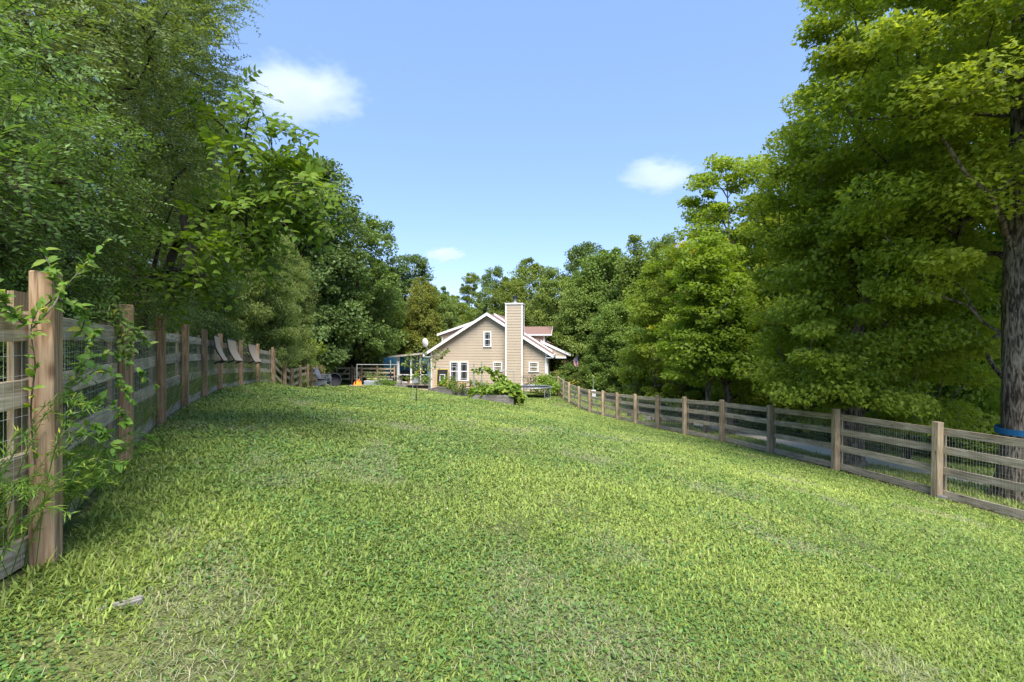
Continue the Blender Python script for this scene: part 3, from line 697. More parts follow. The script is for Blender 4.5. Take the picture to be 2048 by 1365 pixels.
def clump_leaves(cl, rc, nper, L_, W_l, tmpl, rng, flat=.55, up=.8, outw=.5, jit=.7, cvar=.35, centre=None, droop=.25, rcv=.35):
    n = len(cl); K = n*nper; cid = np.repeat(np.arange(n), nper)
    dirv = unit(rng.normal(0, 1, (K, 3))); rad = rng.random(K)**(1/2.4)
    rcs = rc*(1+rcv*rng.normal(0, 1, n).clip(-1.5, 1.5))
    off = dirv*rad[:, None]*rcs[cid][:, None]*np.array([1, 1, flat])
    pos = cl[cid]+off
    c0 = cl.mean(0) if centre is None else np.array(centre)
    ow = unit((cl[cid]-c0)*[1, 1, .4]+off*.8)
    nrm = unit(np.array([0, 0, 1.])*up+ow*outw+rng.normal(0, jit, (K, 3))*.6)
    d = unit(ow*.6+rng.normal(0, .7, (K, 3))+[0, 0, -droop])
    crnd = rng.random(n)
    rnd = np.clip(crnd[cid]*cvar+rng.random(K)*(1-cvar), 0, 1)
    sz = 1+.25*rng.normal(0, 1, K).clip(-2, 2)
    return leaves(pos, d, nrm, L_*sz, W_l*sz, tmpl, rnd)

def spray_leaves(cl, rc, nspr, k, sl, L_, W_l, rng, flat=.7, centre=None, droop=.1, cvar=.5, tmpl=KITE, twig_r=.0025, up=.9):
    """twigs with leaves set in two rows; returns leaves and twigs"""
    n = len(cl); K = n*nspr; cid = np.repeat(np.arange(n), nspr)
    dirv = unit(rng.normal(0, 1, (K, 3))); rad = rng.random(K)**(1/2.2)
    off = dirv*rad[:, None]*rc*np.array([1, 1, flat]); p0 = cl[cid]+off
    c0 = cl.mean(0) if centre is None else np.array(centre)
    ow = unit((cl[cid]-c0)*[1, 1, .3]+off)
    t = unit(ow*.9+rng.normal(0, .55, (K, 3))+[0, 0, -droop]); ln = sl*(.6+.8*rng.random(K))
    nm = unit(np.array([0, 0, 1.])*up+ow*.35+rng.normal(0, .4, (K, 3))); nm = unit(nm-(nm*t).sum(-1, keepdims=True)*t); s = np.cross(nm, t)
    u = (np.arange(k)+.6)/k; sg = np.where(np.arange(k) % 2 == 0, 1., -1.)
    bend = (u**2)[None, :, None]*ln[:, None, None]*np.array([0, 0, -.25])
    pos = p0[:, None]+t[:, None]*(u[None, :, None]*ln[:, None, None])+bend
    d = t[:, None]*.55+s[:, None]*sg[None, :, None]*.85+rng.normal(0, .15, (K, k, 3))
    nn = nm[:, None]+rng.normal(0, .28, (K, k, 3))
    crnd = rng.random(n)[cid]*.5+rng.random(K)*.5
    rnd = np.clip(crnd[:, None]*cvar+rng.random((K, k))*(1-cvar), 0, 1).ravel()
    sz = (1.1-.5*np.abs(u-.4))[None, :]*(1+.18*rng.normal(0, 1, (K, k)).clip(-2, 2)); sz = sz.ravel()
    lv = leaves(pos.reshape(-1, 3), d.reshape(-1, 3), nn.reshape(-1, 3), L_*sz, W_l*sz, tmpl, rnd)
    mid = p0+t*(.5*ln[:, None])+ln[:, None]*np.array([0, 0, -.06]); end = p0+t*ln[:, None]+ln[:, None]*np.array([0, 0, -.25])
    tw = (np.concatenate([p0, mid]), np.concatenate([mid, end]), twig_r)
    return lv, tw

def assemble(name, loc, trunk_me, lv, leaf_mat, bark_mat, label, cat, group=None, tint=(1, 1, 1), extra=None, crown='crown'):
    root = empty(name, loc); tag(root, label, cat, group)
    if trunk_me is not None: link('trunk', trunk_me, M[bark_mat], root)
    V, Fq, rnd = lv
    o = link(crown, np_mesh(crown, V, [Fq], {'rnd': rnd}), M[leaf_mat], root); o.color = (*tint, 1)
    if extra is not None:
        v, f = frusta(*extra[:2], extra[2], extra[2]*.6, 3); tag(link('twigs', np_mesh('twigs', v, [f]), M[bark_mat], root), kind='stuff')
    return root

def trunk_pts(H, rng, lean=(0, 0), wob=.06, n=14, top=.93):
    pts = []; dx = dy = 0
    for i in range(n+1):
        t = i/n; pts.append((lean[0]*t*H+dx, lean[1]*t*H+dy, H*top*t)); dx += rng.normal(0, wob); dy += rng.normal(0, wob)
    return pts

def tree(name, loc, H, Rr, base, shape, ncl, rc, nper, L_, W_l, leaf_mat, bark_mat, label, trunk_r=.2, seed=1, tmpl=KITE, cat='tree', group=None,
         spacing=None, flat=.55, up=.8, jit=.7, r_tip=.018, lean=(0, 0), inner=.5, lobes=.28, tint=(1, 1, 1), spray=None, arch=.12, cvar=.35, top=.93, droop=.25):
    rng = np.random.default_rng(seed)
    tp = trunk_pts(H, rng, lean, top=top, wob=.02*H/6)
    cl = envelope(ncl, H, Rr, base, shape, rng, spacing or rc*.9, lobes, inner)
    cl[:, 0] += lean[0]*cl[:, 2]; cl[:, 1] += lean[1]*cl[:, 2]
    arr, par, load = skeleton(cl, tp, rng, arch)
    tm = make_trunk_mesh(arr, par, load, len(tp), r_tip, trunk_r, seed=seed)
    ctr = (lean[0]*H*.4, lean[1]*H*.4, H*(base+(1-base)*.4))
    ex = None
    if spray: lv, ex = spray_leaves(cl, rc, spray[0], spray[1], spray[2], L_, W_l, rng, flat, ctr, tmpl=tmpl, cvar=cvar, up=up)
    else: lv = clump_leaves(cl, rc, nper, L_, W_l, tmpl, rng, flat, up, .5, jit, cvar, ctr, droop)
    return assemble(name, loc, tm, lv, leaf_mat, bark_mat, label, cat, group, tint, ex)

def at(x, y, sink=0.05): return (x, y, z1(x, y)-sink)
def top_h(y_px, Y, x): return -(y_px-682)/1024*Y-z1(x, Y)          # height of a tree whose top the photo shows at that row

# --- right: the two maples and the slender trees behind them
def maple(loc, H, clumps, trunk, trunk_r, nper, rc, L_, seed, label, r_tip=.0095, flat=.45):
    rng = np.random.default_rng(seed); cl = np.array(clumps, float)
    arr, par, load = skeleton(cl, trunk, rng, .06, 2.2)
    tm = make_trunk_mesh(arr, par, load, len(trunk), r_tip, trunk_r, flare=.45, nside=20, seed=seed, rough=.035)
    ctr = np.array([0, 0, H*.45])
    lv = clump_leaves(cl, rc, nper, L_, L_*.92, MAPLE, rng, flat, 1.1, .45, .55, .45, ctr, .35, .3)
    return assemble('maple_tree', loc, tm, lv, 'maple', 'bark_big', label, 'tree', 'maple trees beside the driveway')
def rand_clumps(n, fn, box, rng, spacing):
    out = []
    for _ in range(n*60):
        p = np.array([rng.uniform(a, b) for a, b in box])
        if not fn(p): continue
        if all(((p-q)*[1, 1, 1.9]).dot((p-q)*[1, 1, 1.9]) > spacing**2 for q in out): out.append(p)
        if len(out) >= n: break
    return out
rng = np.random.default_rng(11)
BX, BY = 9.74, 9.7; BZ = z1(BX, BY)
def in_big(p):                      # world-relative crown of the great maple: wide above, boughs hanging on the lawn side
    x, y, z = p; h = z+BZ           # eye-level height
    r = math.hypot(x, y)
    if h > 2.0: rmax = min(4.15, 2.7+.5*(h-2))*(1.3 if x > 0 else (1 if y < .5 else .82))
    else: rmax = 2.7-(2.0-h)*.5
    # lawn side upper boughs stop short of a slanting line
    px = 1024+1024*(x+BX)/(y+BY)
    if h < 2.5 and px > 1905 and y < .8: return False
    return r < max(.8, rmax) and r > .7 and h > -.6+.5*(r < 2)
cl = rand_clumps(300, in_big, [(-4.6, 5.4), (-5.0, 5.4), (2.2, 12.6)], rng, .70)
tk = [(0, 0, 0), (.02, 0, 1.5), (.0, .05, 3), (-.03, .05, 4.6), (.02, .1, 6), (.05, .1, 7.5), (0, .1, 9), (.05, .2, 10.6), (0, .2, 12)]
maple((BX, BY, BZ-.05), 12, cl, tk, .40, 620, .78, .088, 5, 'great maple with thick furrowed trunk wrapped in a blue strap')
MX, MY = 8.45, 12.7; MZ = z1(MX, MY)
def in_mid(p):
    x, y, z = p; h = z+MZ; r = math.hypot(x/1.5 if x > 0 else x, y)
    prof = [( -2.4, 1.3), (-1.6, 1.9), (-.5, 2.1), (1.5, 2.05), (3.5, 2.25), (5.0, 1.9), (6.2, 1.2), (7.0, .5)]
    rm = np.interp(h, [a for a, _ in prof], [b for _, b in prof]); 
    if x+MX < np.interp(y+MY, [9.56, 11.95, 14.55, 16.95], [7.93, 7.55, 7.33, 6.94])+.55 and h < -1.2: return False
    return .35 < r < rm
cl = rand_clumps(250, in_mid, [(-2.8, 3.9), (-2.8, 2.8), (1.0, 11.0)], rng, .58)
tk = [(0, 0, 0), (.03, 0, 1), (.0, .05, 2), (.1, .05, 3.4), (.15, .1, 5), (.2, .1, 7), (.2, .1, 9), (.2, .1, 10)]
maple((MX, MY, MZ-.05), 10.5, cl, tk, .24, 480, .64, .084, 8, 'low spreading maple whose bright boughs hang down to the fence', r_tip=.0085)

mid = dict(tmpl=KITE, flat=.42, up=.95, jit=.6)
SLIM = tree('slender_tree', at(10.9, 25.5), top_h(320, 25.5, 10.9), 3.1, .2, 'tall', 150, .7, 360, .14, .12, 'maple', 'bark', 'slender open-crowned tree rising above the woods left of the maples', .17, 21, lobes=.3, tint=(.9, .95, .9), inner=.35, **mid)
EDGE1 = tree('woodland_tree', at(12.6, 20.5), 9.6, 3.2, .10, 'edge', 150, .8, 260, .15, .12, 'maple', 'bark', 'tall yellow-green tree just behind the low spreading maple', .2, 22, tint=(.8, .84, .8), **mid)
LEAN = tree('young_tree', at(7.55, 19.9), 7.7, 1.5, .30, 'edge', 80, .55, 230, .12, .10, 'maple', 'bark', 'young straight-trunked tree between the fence and the driveway', .13, 23, tint=(.8, .9, .8), **mid)
dup(LEAN, at(8.45, 19.7), 2.0, (1.0, 1.0, .92), 'young leaning-trunked tree beside the straight young tree by the driveway', None).rotation_euler = (0, R(9), 2.0)
dup(EDGE1, at(13.4, 17.6), 1.3, (.72, .72, .78), 'leafy understory tree between the two maples')
dup(EDGE1, at(9.6, 30.5), 2.4, (.95, .95, 1.02), 'tree behind the young straight-trunked tree')
# bare pale trunk standing in the leaves, and a white-stemmed sycamore
# --- woods behind, made of a few kinds, each copy turned and scaled
far = dict(tmpl=KITE, flat=.6, up=.75, jit=.75)
OAK = tree('oak_tree', at(-16.2, 41), top_h(322, 41, -16.2), 3.6, .10, 'round', 140, 1.1, 280, .23, .185, 'oak', 'bark_dark', 'tallest dark tree rising behind the far board fence', .3, 31, lobes=.35, **far)
OAK2 = tree('broadleaf_tree', at(-14.2, 47), top_h(425, 47, -14.2), 4.3, .16, 'round', 125, 1.05, 270, .23, .185, 'broad', 'bark_dark', 'rounded green tree with sky showing through its crown', .28, 32, lobes=.42, inner=.35, tint=(.8, .9, 1.0), **far)
POP = tree('poplar_tree', at(11.2, 46), top_h(472, 46, 11.2), 3.0, .12, 'cone', 120, .9, 270, .21, .17, 'broad', 'bark_pale', 'pointed tree with a white stem, highest left of the yellow tree', .2, 33, lobes=.35, **far)
WOOD = tree('woodland_tree', at(9.5, 52), top_h(500, 52, 9.5), 4.4, .04, 'edge', 160, 1.1, 280, .225, .18, 'broad', 'bark_dark', 'broad full tree rising behind the porch dormer', .28, 34, tint=(.85, .95, .95), **far)
FEATH = tree('locust_tree', at(-12.6, 19.5), 8.6, 2.7, .10, 'edge', 150, .75, 640, .115, .046, 'feather', 'bark_dark', 'feathery olive-green tree behind the hanging slings', .16, 35, flat=.4, up=.9, jit=.6, lobes=.25, tint=(1, 1, 1))
CEDAR = tree('cedar_tree', at(-15.1, 49.5), top_h(628, 49.5, -15.1)+.2, 2.1, .03, 'cone', 70, .5, 170, .20, .10, 'cedar', 'bark_dark', 'low bronze-green cedar behind the far wooden gate', .1, 36, flat=.45, lobes=.2)
SHRUB = tree('shrub', at(-15.4, 36.5), 3.4, 1.6, .0, 'edge', 60, .55, 190, .15, .11, 'broad', 'bark_dark', 'rounded bright shrub behind the dip in the far fence', .06, 37, cat='shrub', flat=.6, tint=(1.1, 1.1, .9))
def put(proto, px, ytop, Y, wpx, label, rz, tint=None, group=None):
    """a copy whose top and half-width fill what the photo shows there"""
    x = (px-1024)/1024*Y; h0 = proto['h0']; r0 = proto['r0']
    sz = top_h(ytop, Y, x)/h0; sr = wpx/1024*Y/r0
    o = dup(proto, at(x, Y, .1), rz, (sr, sr, sz), label, group)
    if tint:
        for c in o.children:
            if c.name.startswith('crown'): c.color = (*tint, 1)
    return o
for p_, h, r in ((OAK, top_h(322, 41, -16.2), 3.6), (OAK2, top_h(425, 47, -14.2), 4.3), (POP, top_h(472, 46, 11.2), 2.8), (WOOD, top_h(500, 52, 9.5), 4.1), (FEATH, 8.6, 2.7), (CEDAR, top_h(628, 49.5, -15.1)+.2, 2.1), (SHRUB, 3.4, 1.6), (EDGE1, 9.6, 3.2), (SLIM, top_h(320, 25.5, 10.9), 2.7)):
    p_['h0'] = float(h); p_['r0'] = float(r)
GW = 'trees of the wood around the house'
T = [
 (WOOD, 665, 500, 50, 60, 'full green tree below the sky gap of the rounded tree', 1.0, (.75, .9, .9)),
 (OAK, 590, 360, 42, 85, 'dark tree crowding the tallest tree on its fence side', 2.2, None),
 (WOOD, 757, 520, 54, 48, 'mid-green tree stepping down from the rounded tree', 2.0, (.95, 1.05, 1.0)),
 (OAK, 825, 512, 62, 46, 'dark lumpy tree standing above the side porch', .6, None),
 (WOOD, 845, 556, 55, 40, 'olive-brown tree in front of the dark lumpy tree', 3.3, (1.15, .95, .75)),
 (WOOD, 880, 575, 57, 45, 'grey-green tree above the shed dormer', 4.0, (1.0, 1.05, 1.15)),
 (WOOD, 905, 592, 60, 45, 'lighter green tree left of the gable peak', 5.1, (1.1, 1.1, .9)),
 (SLIM, 945, 548, 82, 27, 'thin see-through tree poking up over the gable', 1.7, (.75, .75, .8)),
 (OAK2, 990, 538, 78, 38, 'dark crown just left of the chimney', 2.7, (.85, .9, .95)),
 (WOOD, 1020, 555, 66, 48, 'olive tree directly behind the chimney', 1.2, (1.0, .95, .8)),
 (WOOD, 1062, 520, 72, 55, 'domed tree right behind the chimney top', 2.9, (1.0, .98, .85)),
 (OAK2, 1108, 540, 60, 48, 'pale-tipped tree above the dormer roof', .4, (1.05, 1.05, 1.0)),
 (OAK, 1170, 492, 74, 55, 'far dark two-topped crown over the wood', 4.4, None),
 (WOOD, 1215, 512, 56, 60, 'light green tree in the gap beside the pointed tree', 5.5, (1.05, 1.1, .95)),
 (WOOD, 1160, 560, 50, 55, 'grey-leaved tree behind the flag', 3.0, (1.0, 1.05, 1.05)),
 (WOOD, 1235, 600, 42, 62, 'low full tree in front of the white stem', .2, (.9, 1.0, .9)),
 (OAK2, 1330, 478, 50, 60, 'tree with grey-green top between pointed and yellowing trees', 1.9, (1.0, 1.02, .95)),
 (EDGE1, 1385, 470, 36, 70, 'yellowing tree top beside the pointed tree', 3.9, (1.55, 1.1, .5)),
 (WOOD, 1310, 640, 38, 62, 'dark green lower tree under the yellowing top', 2.5, (.8, .95, .9)),
 (EDGE1, 1455, 520, 33, 72, 'dense yellow-green tree under the slender tree', 5.2, (.85, .9, .7)),
 (EDGE1, 1530, 420, 27, 80, 'tall green tree filling between slender tree and maples', .9, (.8, .88, .8)),
 (EDGE1, 1500, 600, 24, 75, 'bushy tree behind the young trees at the driveway', 2.1, (.7, .85, .75)),
 (EDGE1, 1630, 330, 22, 110, 'tree behind the low spreading maple showing yellow tips', 4.3, (.95, .9, .6)),
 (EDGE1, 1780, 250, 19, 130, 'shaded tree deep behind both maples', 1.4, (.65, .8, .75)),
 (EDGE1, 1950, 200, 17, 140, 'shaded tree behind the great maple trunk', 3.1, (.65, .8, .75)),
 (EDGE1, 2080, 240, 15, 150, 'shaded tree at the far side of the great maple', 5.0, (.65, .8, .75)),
 (FEATH, 470, 330, 23, 100, 'feathery tree above the first hanging sling', 2.3, (.85, .9, .9)),
 (FEATH, 565, 470, 31, 62, 'second feathery olive tree farther along the fence', 4.1, (1.0, 1.0, .95)),
 (FEATH, 520, 560, 27, 75, 'low feathery tree behind the last straight fence posts', 1.1, (.9, .95, 1.0)),
 (FEATH, 330, 300, 15.5, 125, 'feathery tree in the shade behind the near fence', 5.6, (.65, .75, .75)),
 (CEDAR, 740, 668, 47, 38, 'small dark cedar left of the side porch', 2.0, (.7, .9, .9)),
 (CEDAR, 672, 640, 50, 42, 'dark spreading cedar over the far fence corner', 3.6, (.75, .9, .8)),
 (SHRUB, 615, 655, 41, 45, 'wide dark shrub behind the dipping fence', 1.9, (.7, .85, .85)),
 (SHRUB, 560, 695, 28, 32, 'weedy light shrub at the fence bend', 4.1, (1.1, 1.15, .8)),
 (SHRUB, 772, 690, 56, 40, 'dark shrub touching the side porch roof', .6, (.65, .8, .8)),
 (SHRUB, 840, 640, 57, 48, 'leafy bush under the satellite dish', 2.6, (.9, 1.0, .8)),
 (SHRUB, 1140, 730, 44.5, 34, 'dark shrub by the porch corner under the flag', 3.3, (.6, .7, .7)),
 (SHRUB, 1168, 742, 43, 34, 'dark olive shrub with drooping twigs past the porch', 5.0, (.75, .75, .7)),
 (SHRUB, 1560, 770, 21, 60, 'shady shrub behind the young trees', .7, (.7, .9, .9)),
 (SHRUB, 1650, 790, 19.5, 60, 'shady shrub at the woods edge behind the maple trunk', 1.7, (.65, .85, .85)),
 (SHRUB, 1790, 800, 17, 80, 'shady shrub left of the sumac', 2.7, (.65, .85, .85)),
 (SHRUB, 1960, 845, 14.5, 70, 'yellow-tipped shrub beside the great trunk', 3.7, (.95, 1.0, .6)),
 (SHRUB, 1470, 780, 26, 50, 'shady shrub near the low black strip end', 4.7, (.6, .8, .8)),
 (SHRUB, 1385, 770, 30, 55, 'dark shrub behind the low black strip', 5.7, (.6, .78, .78)),
 (SHRUB, 1300, 760, 34, 60, 'dark shrub behind the middle of the low black strip', .1, (.6, .78, .78)),
]
for t in T: put(*t[:7], t[7], GW if t[0] is not SHRUB else 'shrubs along the woods edge')
# deeper rows that close the wood: nothing in the photo tells these apart
rr_ = random.Random(4)
for Y, x0, x1, st in ((66, -40, -14, 5.5), (84, -46, 40, 6.5), (64, 8, 46, 5.5), (40, 17, 42, 5.0), (28, 17, 34, 4.6)):
    x = x0
    while x < x1:
        pr = rr_.choice([WOOD, OAK, WOOD, OAK2]); Yj = Y+rr_.uniform(-3, 3); s = rr_.uniform(.85, 1.1)
        hh = {66: 11.5, 84: 10.5, 64: 12.5, 40: 12.5, 28: 12}[Y]*rr_.uniform(.85, 1.1)
        o = dup(pr, at(x, Yj, .1), rr_.uniform(0, 6.28), (s, s, hh/pr['h0']), 'dark tree deep in the wood behind the front row', 'deep trees of the wood')
        x += st*rr_.uniform(.8, 1.2)

# --- left: the small-leaved thicket by the camera, the large-leaved branches, shade behind
sp = dict(tmpl=KITE, flat=.7, jit=.6)
def thicket(loc, n, fn, box, rc, nspr, k, sl, L_, W_l, mat, bk, label, seed, trunk, tr, spacing, tint=(1, 1, 1), name='olive_thicket_tree', centre=(0, 0, 3)):
    rng = np.random.default_rng(seed); cl = np.array(rand_clumps(n, fn, box, rng, spacing))
    arr, par, load = skeleton(cl, trunk, rng, .15, .9)
    tm = make_trunk_mesh(arr, par, load, len(trunk), .011, tr, seed=seed)
    lv, ex = spray_leaves(cl, rc, nspr, k, sl, L_, W_l, rng, .75, centre, droop=.05, cvar=.55)
    return assemble(name, loc, tm, lv, mat, bk, label, 'tree', 'small-leaved trees crowding the near fence', tint, ex)
def fence_x(y): return np.interp(y, [0.25, 2.66, 4.88, 7.14, 9.03, 11.2, 13.75, 16.3], [-2.0, -2.42, -3.68, -4.89, -5.77, -6.72, -7.83, -8.63])
def ball(cx, cy, cz, rx, ry, rz, hol=.45):
    def f(p):
        q = ((p[0]-cx)/rx)**2+((p[1]-cy)/ry)**2+((p[2]-cz)/rz)**2; return hol**2 < q < 1
    return f
TX, TY = -6.7, 7.2; TZ = z1(TX, TY)
f1 = ball(.1, 0, 3.6, 3.5, 3.3, 3.9, .5)
def f1b(p):
    wx, wy, wz = p[0]+TX, p[1]+TY, p[2]+TZ
    lim = fence_x(wy)-.6+np.clip((wz-.9)*.42, -.3, 1.15)
    return f1(p) and wx < lim and wz > -.6
thicket((TX, TY, TZ-.05), 210, f1b, [(-3.5, 3.6), (-3.4, 3.4), (.4, 7.2)], .60, 105, 15, .36, .055, .0245, 'fine', 'bark_dark', 'tall small-leaved thicket tree leaning out over the fence', 41, [(0, 0, 0), (.1, 0, 1.2), (.3, .1, 2.6), (.5, .1, 4), (.6, 0, 5.4), (.6, 0, 6.4)], .14, .72)
TX2, TY2 = -5.2, 3.4; TZ2 = z1(TX2, TY2)
f2 = ball(0, 0, 1.7, 2.7, 2.6, 2.3, .35)
def f2b(p):
    wx, wy, wz = p[0]+TX2, p[1]+TY2, p[2]+TZ2
    return f2(p) and wx < fence_x(wy)-.55+np.clip((wz-.5)*.25, 0, .8) and wz > -.3 and wy > 1.5 and wx < -1.1*wy+1.0 + 1.2
thicket((TX2, TY2, TZ2-.05), 130, f2b, [(-2.7, 2.7), (-2.8, 2.8), (.5, 8)], .50, 150, 13, .28, .043, .021, 'fine', 'bark_dark', 'dense shaded small-leaved tree beside the nearest fence post', 42, [(0, 0, 0), (0, .1, 1.2), (-.2, .1, 2.6), (-.2, .1, 3.0), (-.1, 0, 3.5)], .12, .66, tint=(.75, .95, .7))
TX3, TY3 = -9.4, 11.6; TZ3 = z1(TX3, TY3)
f3 = ball(0, 0, 3.7, 3.0, 3.0, 5.2, .5)
def f3b(p):
    wx, wy, wz = p[0]+TX3, p[1]+TY3, p[2]+TZ3
    return f3(p) and wx < fence_x(wy)-.5+np.clip((wz-.8)*.3, -.2, .8) and wz > -.7
thicket((TX3, TY3, TZ3-.05), 130, f3b, [(-3, 3), (-3, 3), (.2, 9)], .66, 70, 13, .4, .066, .029, 'fine', 'bark_dark', 'small-leaved tree farther along, above the middle fence posts', 43, [(0, 0, 0), (.1, 0, 1.2), (.2, .1, 2.6), (.2, .1, 4), (.2, 0, 6), (.2, 0, 8)], .13, .8, tint=(.9, .95, .85))

# large-leaved tree: explicit boughs reaching over the lawn
TX4, TY4 = -6.9, 9.3; TZ4 = z1(TX4, TY4)
tips = []
rng = np.random.default_rng(51)
for px, py, Y, n in ((565, 268, 5.9, 1), (540, 300, 6.0, 2), (520, 300, 6.2, 2), (480, 300, 6.4, 2), (615, 372, 6.1, 1), (590, 350, 6.3, 2), (580, 350, 6.4, 3), (535, 350, 6.6, 3), (595, 405, 6.2, 2), (580, 410, 6.5, 3), (530, 400, 6.7, 3), (480, 380, 6.9, 3), (560, 450, 6.5, 2), (510, 460, 6.6, 3), (450, 440, 6.8, 3), (480, 505, 6.2, 2), (420, 500, 6.4, 3), (430, 400, 7.0, 3), (400, 560, 7.2, 3), (340, 540, 7.0, 3), (470, 215, 6.3, 1), (440, 230, 6.5, 2), (520, 190, 6.1, 1), (350, 470, 7.2, 2), (310, 590, 7.0, 2)):
    for k in range(n):
        X = (px-1024)/1024*Y; tips.append((X-TX4+rng.normal(0, .1), Y-TY4+rng.normal(0, .3), -(py-682)/1024*Y-TZ4+rng.normal(0, .08)))
tips = np.array(tips)
arr, par, load = skeleton(tips, [(0, 0, 0), (.1, 0, 1), (.5, -.3, 1.9), (1.0, -.8, 2.7), (1.6, -1.3, 3.3)], rng, .1, .6)
tm = make_trunk_mesh(arr, par, load, 5, .008, .10, seed=5)
lv, ex = spray_leaves(tips, .32, 9, 8, .42, .105, .064, rng, .35, (0, 0, 2), droop=.25, cvar=.4, tmpl=OVAL, twig_r=.004, up=.8)
assemble('mulberry_tree', (TX4, TY4, TZ4-.05), tm, lv, 'mulberry', 'bark_dark', 'bright large-leaved boughs reaching out over the lawn from behind the fence', 'tree', None, (1, 1, 1), ex)
# ------------------------------------------------------------------ things in the yard
M['fabric'] = simple('tan_mesh_fabric', (.47, .345, .23), .8, var=.1, scale=40)
M['grey_plastic'] = simple('blue_grey_plastic', (.19, .205, .225), .5, var=.08)
M['galv'] = simple('galvanised_steel', (.36, .4, .44), .45, .4, var=.2)
M['wicker'] = simple('dark_wicker', (.075, .05, .04), .7, var=.4, scale=60)
M['tabletop'] = simple('warm_table_top', (.42, .24, .11), .5, var=.2)
M['paleyellow'] = simple('pale_yellow_board', (.62, .52, .2), .5)
M['palewood'] = simple('pale_bleached_wood', (.46, .43, .36), .7, var=.2)
M['yellow'] = simple('yellow_plastic', (.75, .52, .05), .5)
M['bluep'] = simple('blue_plastic', (.03, .19, .46), .45)
M['pipe'] = simple('grey_pipe', (.33, .33, .31), .5)
M['greenpost'] = simple('pale_green_post', (.22, .27, .2), .7)
M['soil'] = simple('dark_bed_soil', (.06, .045, .03), .95, var=.4)
M['stone'] = simple('grey_stone', (.26, .245, .22), .9, var=.3, bump=.5)
M['terracotta'] = simple('terracotta', (.36, .14, .07), .8)
M['sheetblack'] = simple('dull_black_sheet', (.012, .013, .017), .7, var=.3)
M['strapblue'] = simple('blue_webbing', (.012, .12, .27), .6)

fp = [Vector((x, y, (z[0] if z else z1(x, y)))) for x, y, *z in LEFT]
def fence_at(Y):
    for a, b_ in zip(fp[:-1], fp[1:]):
        if a.y <= Y <= b_.y:
            t = (Y-a.y)/(b_.y-a.y); return a+(b_-a)*t, (b_-a).normalized()
for (ya, yb, lab) in ((12.05, 12.95, 'tan mesh sling hung on the fence, nearest the camera of three'), (14.2, 15.25, 'tan mesh sling hung on the fence, middle and widest of three'), (17.0, 18.25, 'tan mesh sling hung on the fence, farthest of three')):
    A_p, d_ = fence_at(ya); B_p, _ = fence_at(yb); n_v = Vector((d_.y, -d_.x, 0)).normalized(); O = A_p
    root = empty('hanging_sling', O); tag(root, lab, 'sling', 'slings hung on the fence')
    w_ = (B_p-A_p)
    t0_ = n_v*.07+Vector((0, 0, 1.40)); t1_ = n_v*.27+Vector((0, 0, .80))
    m = MB(); nseg = 8
    def sag(u): return t0_+(t1_-t0_)*u+n_v*(-.05*math.sin(math.pi*u))
    vs = []; 
    for i in range(nseg+1):
        for q in (0.03, .97): vs.append(sag(i/nseg)+w_*q)
    n0 = len(vs); vs += [v-n_v*.008 for v in vs[:]]
    fs = [(2*i, 2*i+1, 2*i+3, 2*i+2) for i in range(nseg)]+[(n0+2*i+2, n0+2*i+3, n0+2*i+1, n0+2*i) for i in range(nseg)]
    m.add(vs, fs); m.build('fabric', M['fabric'], root)
    m = MB(); m.tube([t0_-n_v*.01, t0_+w_-n_v*.01], .016, 8); m.build('top_bar', M['black'], root)
    m = MB(); m.tube([t1_-n_v*.015, t1_+w_-n_v*.015], .014, 8); m.build('bottom_bar', M['black'], root)
    for q in (.0, 1.0):
        m = MB(); m.tube([t0_+w_*q-n_v*.02, sag(.5)+w_*q-n_v*.03, t1_+w_*q-n_v*.02], .013, 6); m.build('side_tube', M['black'], root)
        m = MB(); m.bar(t1_+w_*q-n_v*.04, w_*q+n_v*.07+Vector((0, 0, .74)), .03, .045); m.build('brace', M['black'], root)

def adirondack(loc, rz, label, group):
    root = empty('lawn_chair', loc, rz); tag(root, label, 'chair', group); P_ = M['grey_plastic']
    m = MB()
    for i in range(5): u = i/4; m.box(.02+.48*u, .11+.48*u, -.26, .26, .26+.10*u, .285+.10*u)
    m.build('seat', P_, root)
    m = MB()
    for i in range(5): y = -.22+i*.11; h_ = .72-.035*abs(i-2)**1.5; m.bar((.02, y, .24), (.02-.36*h_, y, .24+h_), .10, .02, up=(1, 0, .4))
    m.build('back', P_, root)
    for s in (-1, 1):
        m = MB(); m.box(-.14, .60, s*.33-.06, s*.33+.06, .55, .575); m.build('armrest', P_, root)
        m = MB(); m.box(.50, .585, s*.30-.02, s*.30+.02, 0, .548); m.build('leg', P_, root)
        m = MB(); m.bar((-.30, s*.285, .02), (.55, s*.285, .30), .025, .11); m.build('leg', P_, root)
    return root
x, y, z = G(641, 33.0)
ch0 = adirondack((x, y, z), R(-8), 'grey plastic lawn chair at the bottom of the stack on the lawn crest', 'stacked grey lawn chairs')
dup(ch0, (x-.03, y, z+.11), R(-8), label='grey plastic lawn chair in the middle of the stack on the lawn crest')
dup(ch0, (x-.06, y, z+.22), R(-8), label='grey plastic lawn chair topmost of the stack on the lawn crest')
x, y, z = G(669, 33.8)
m = MB(); m.lathe([(.05, -.2), (.36, -.2), (.42, .12), (.45, .14), (.45, .2), (.41, .2), (.38, .1), (.34, -.16), (.05, -.17)], 24); o = m.build('round_tub', M['black'], None, (x, y, z+.44)); o.rotation_euler = (R(78), 0, R(15)); tag(o, 'round black tub standing on its edge behind the lawn chairs', 'tub')
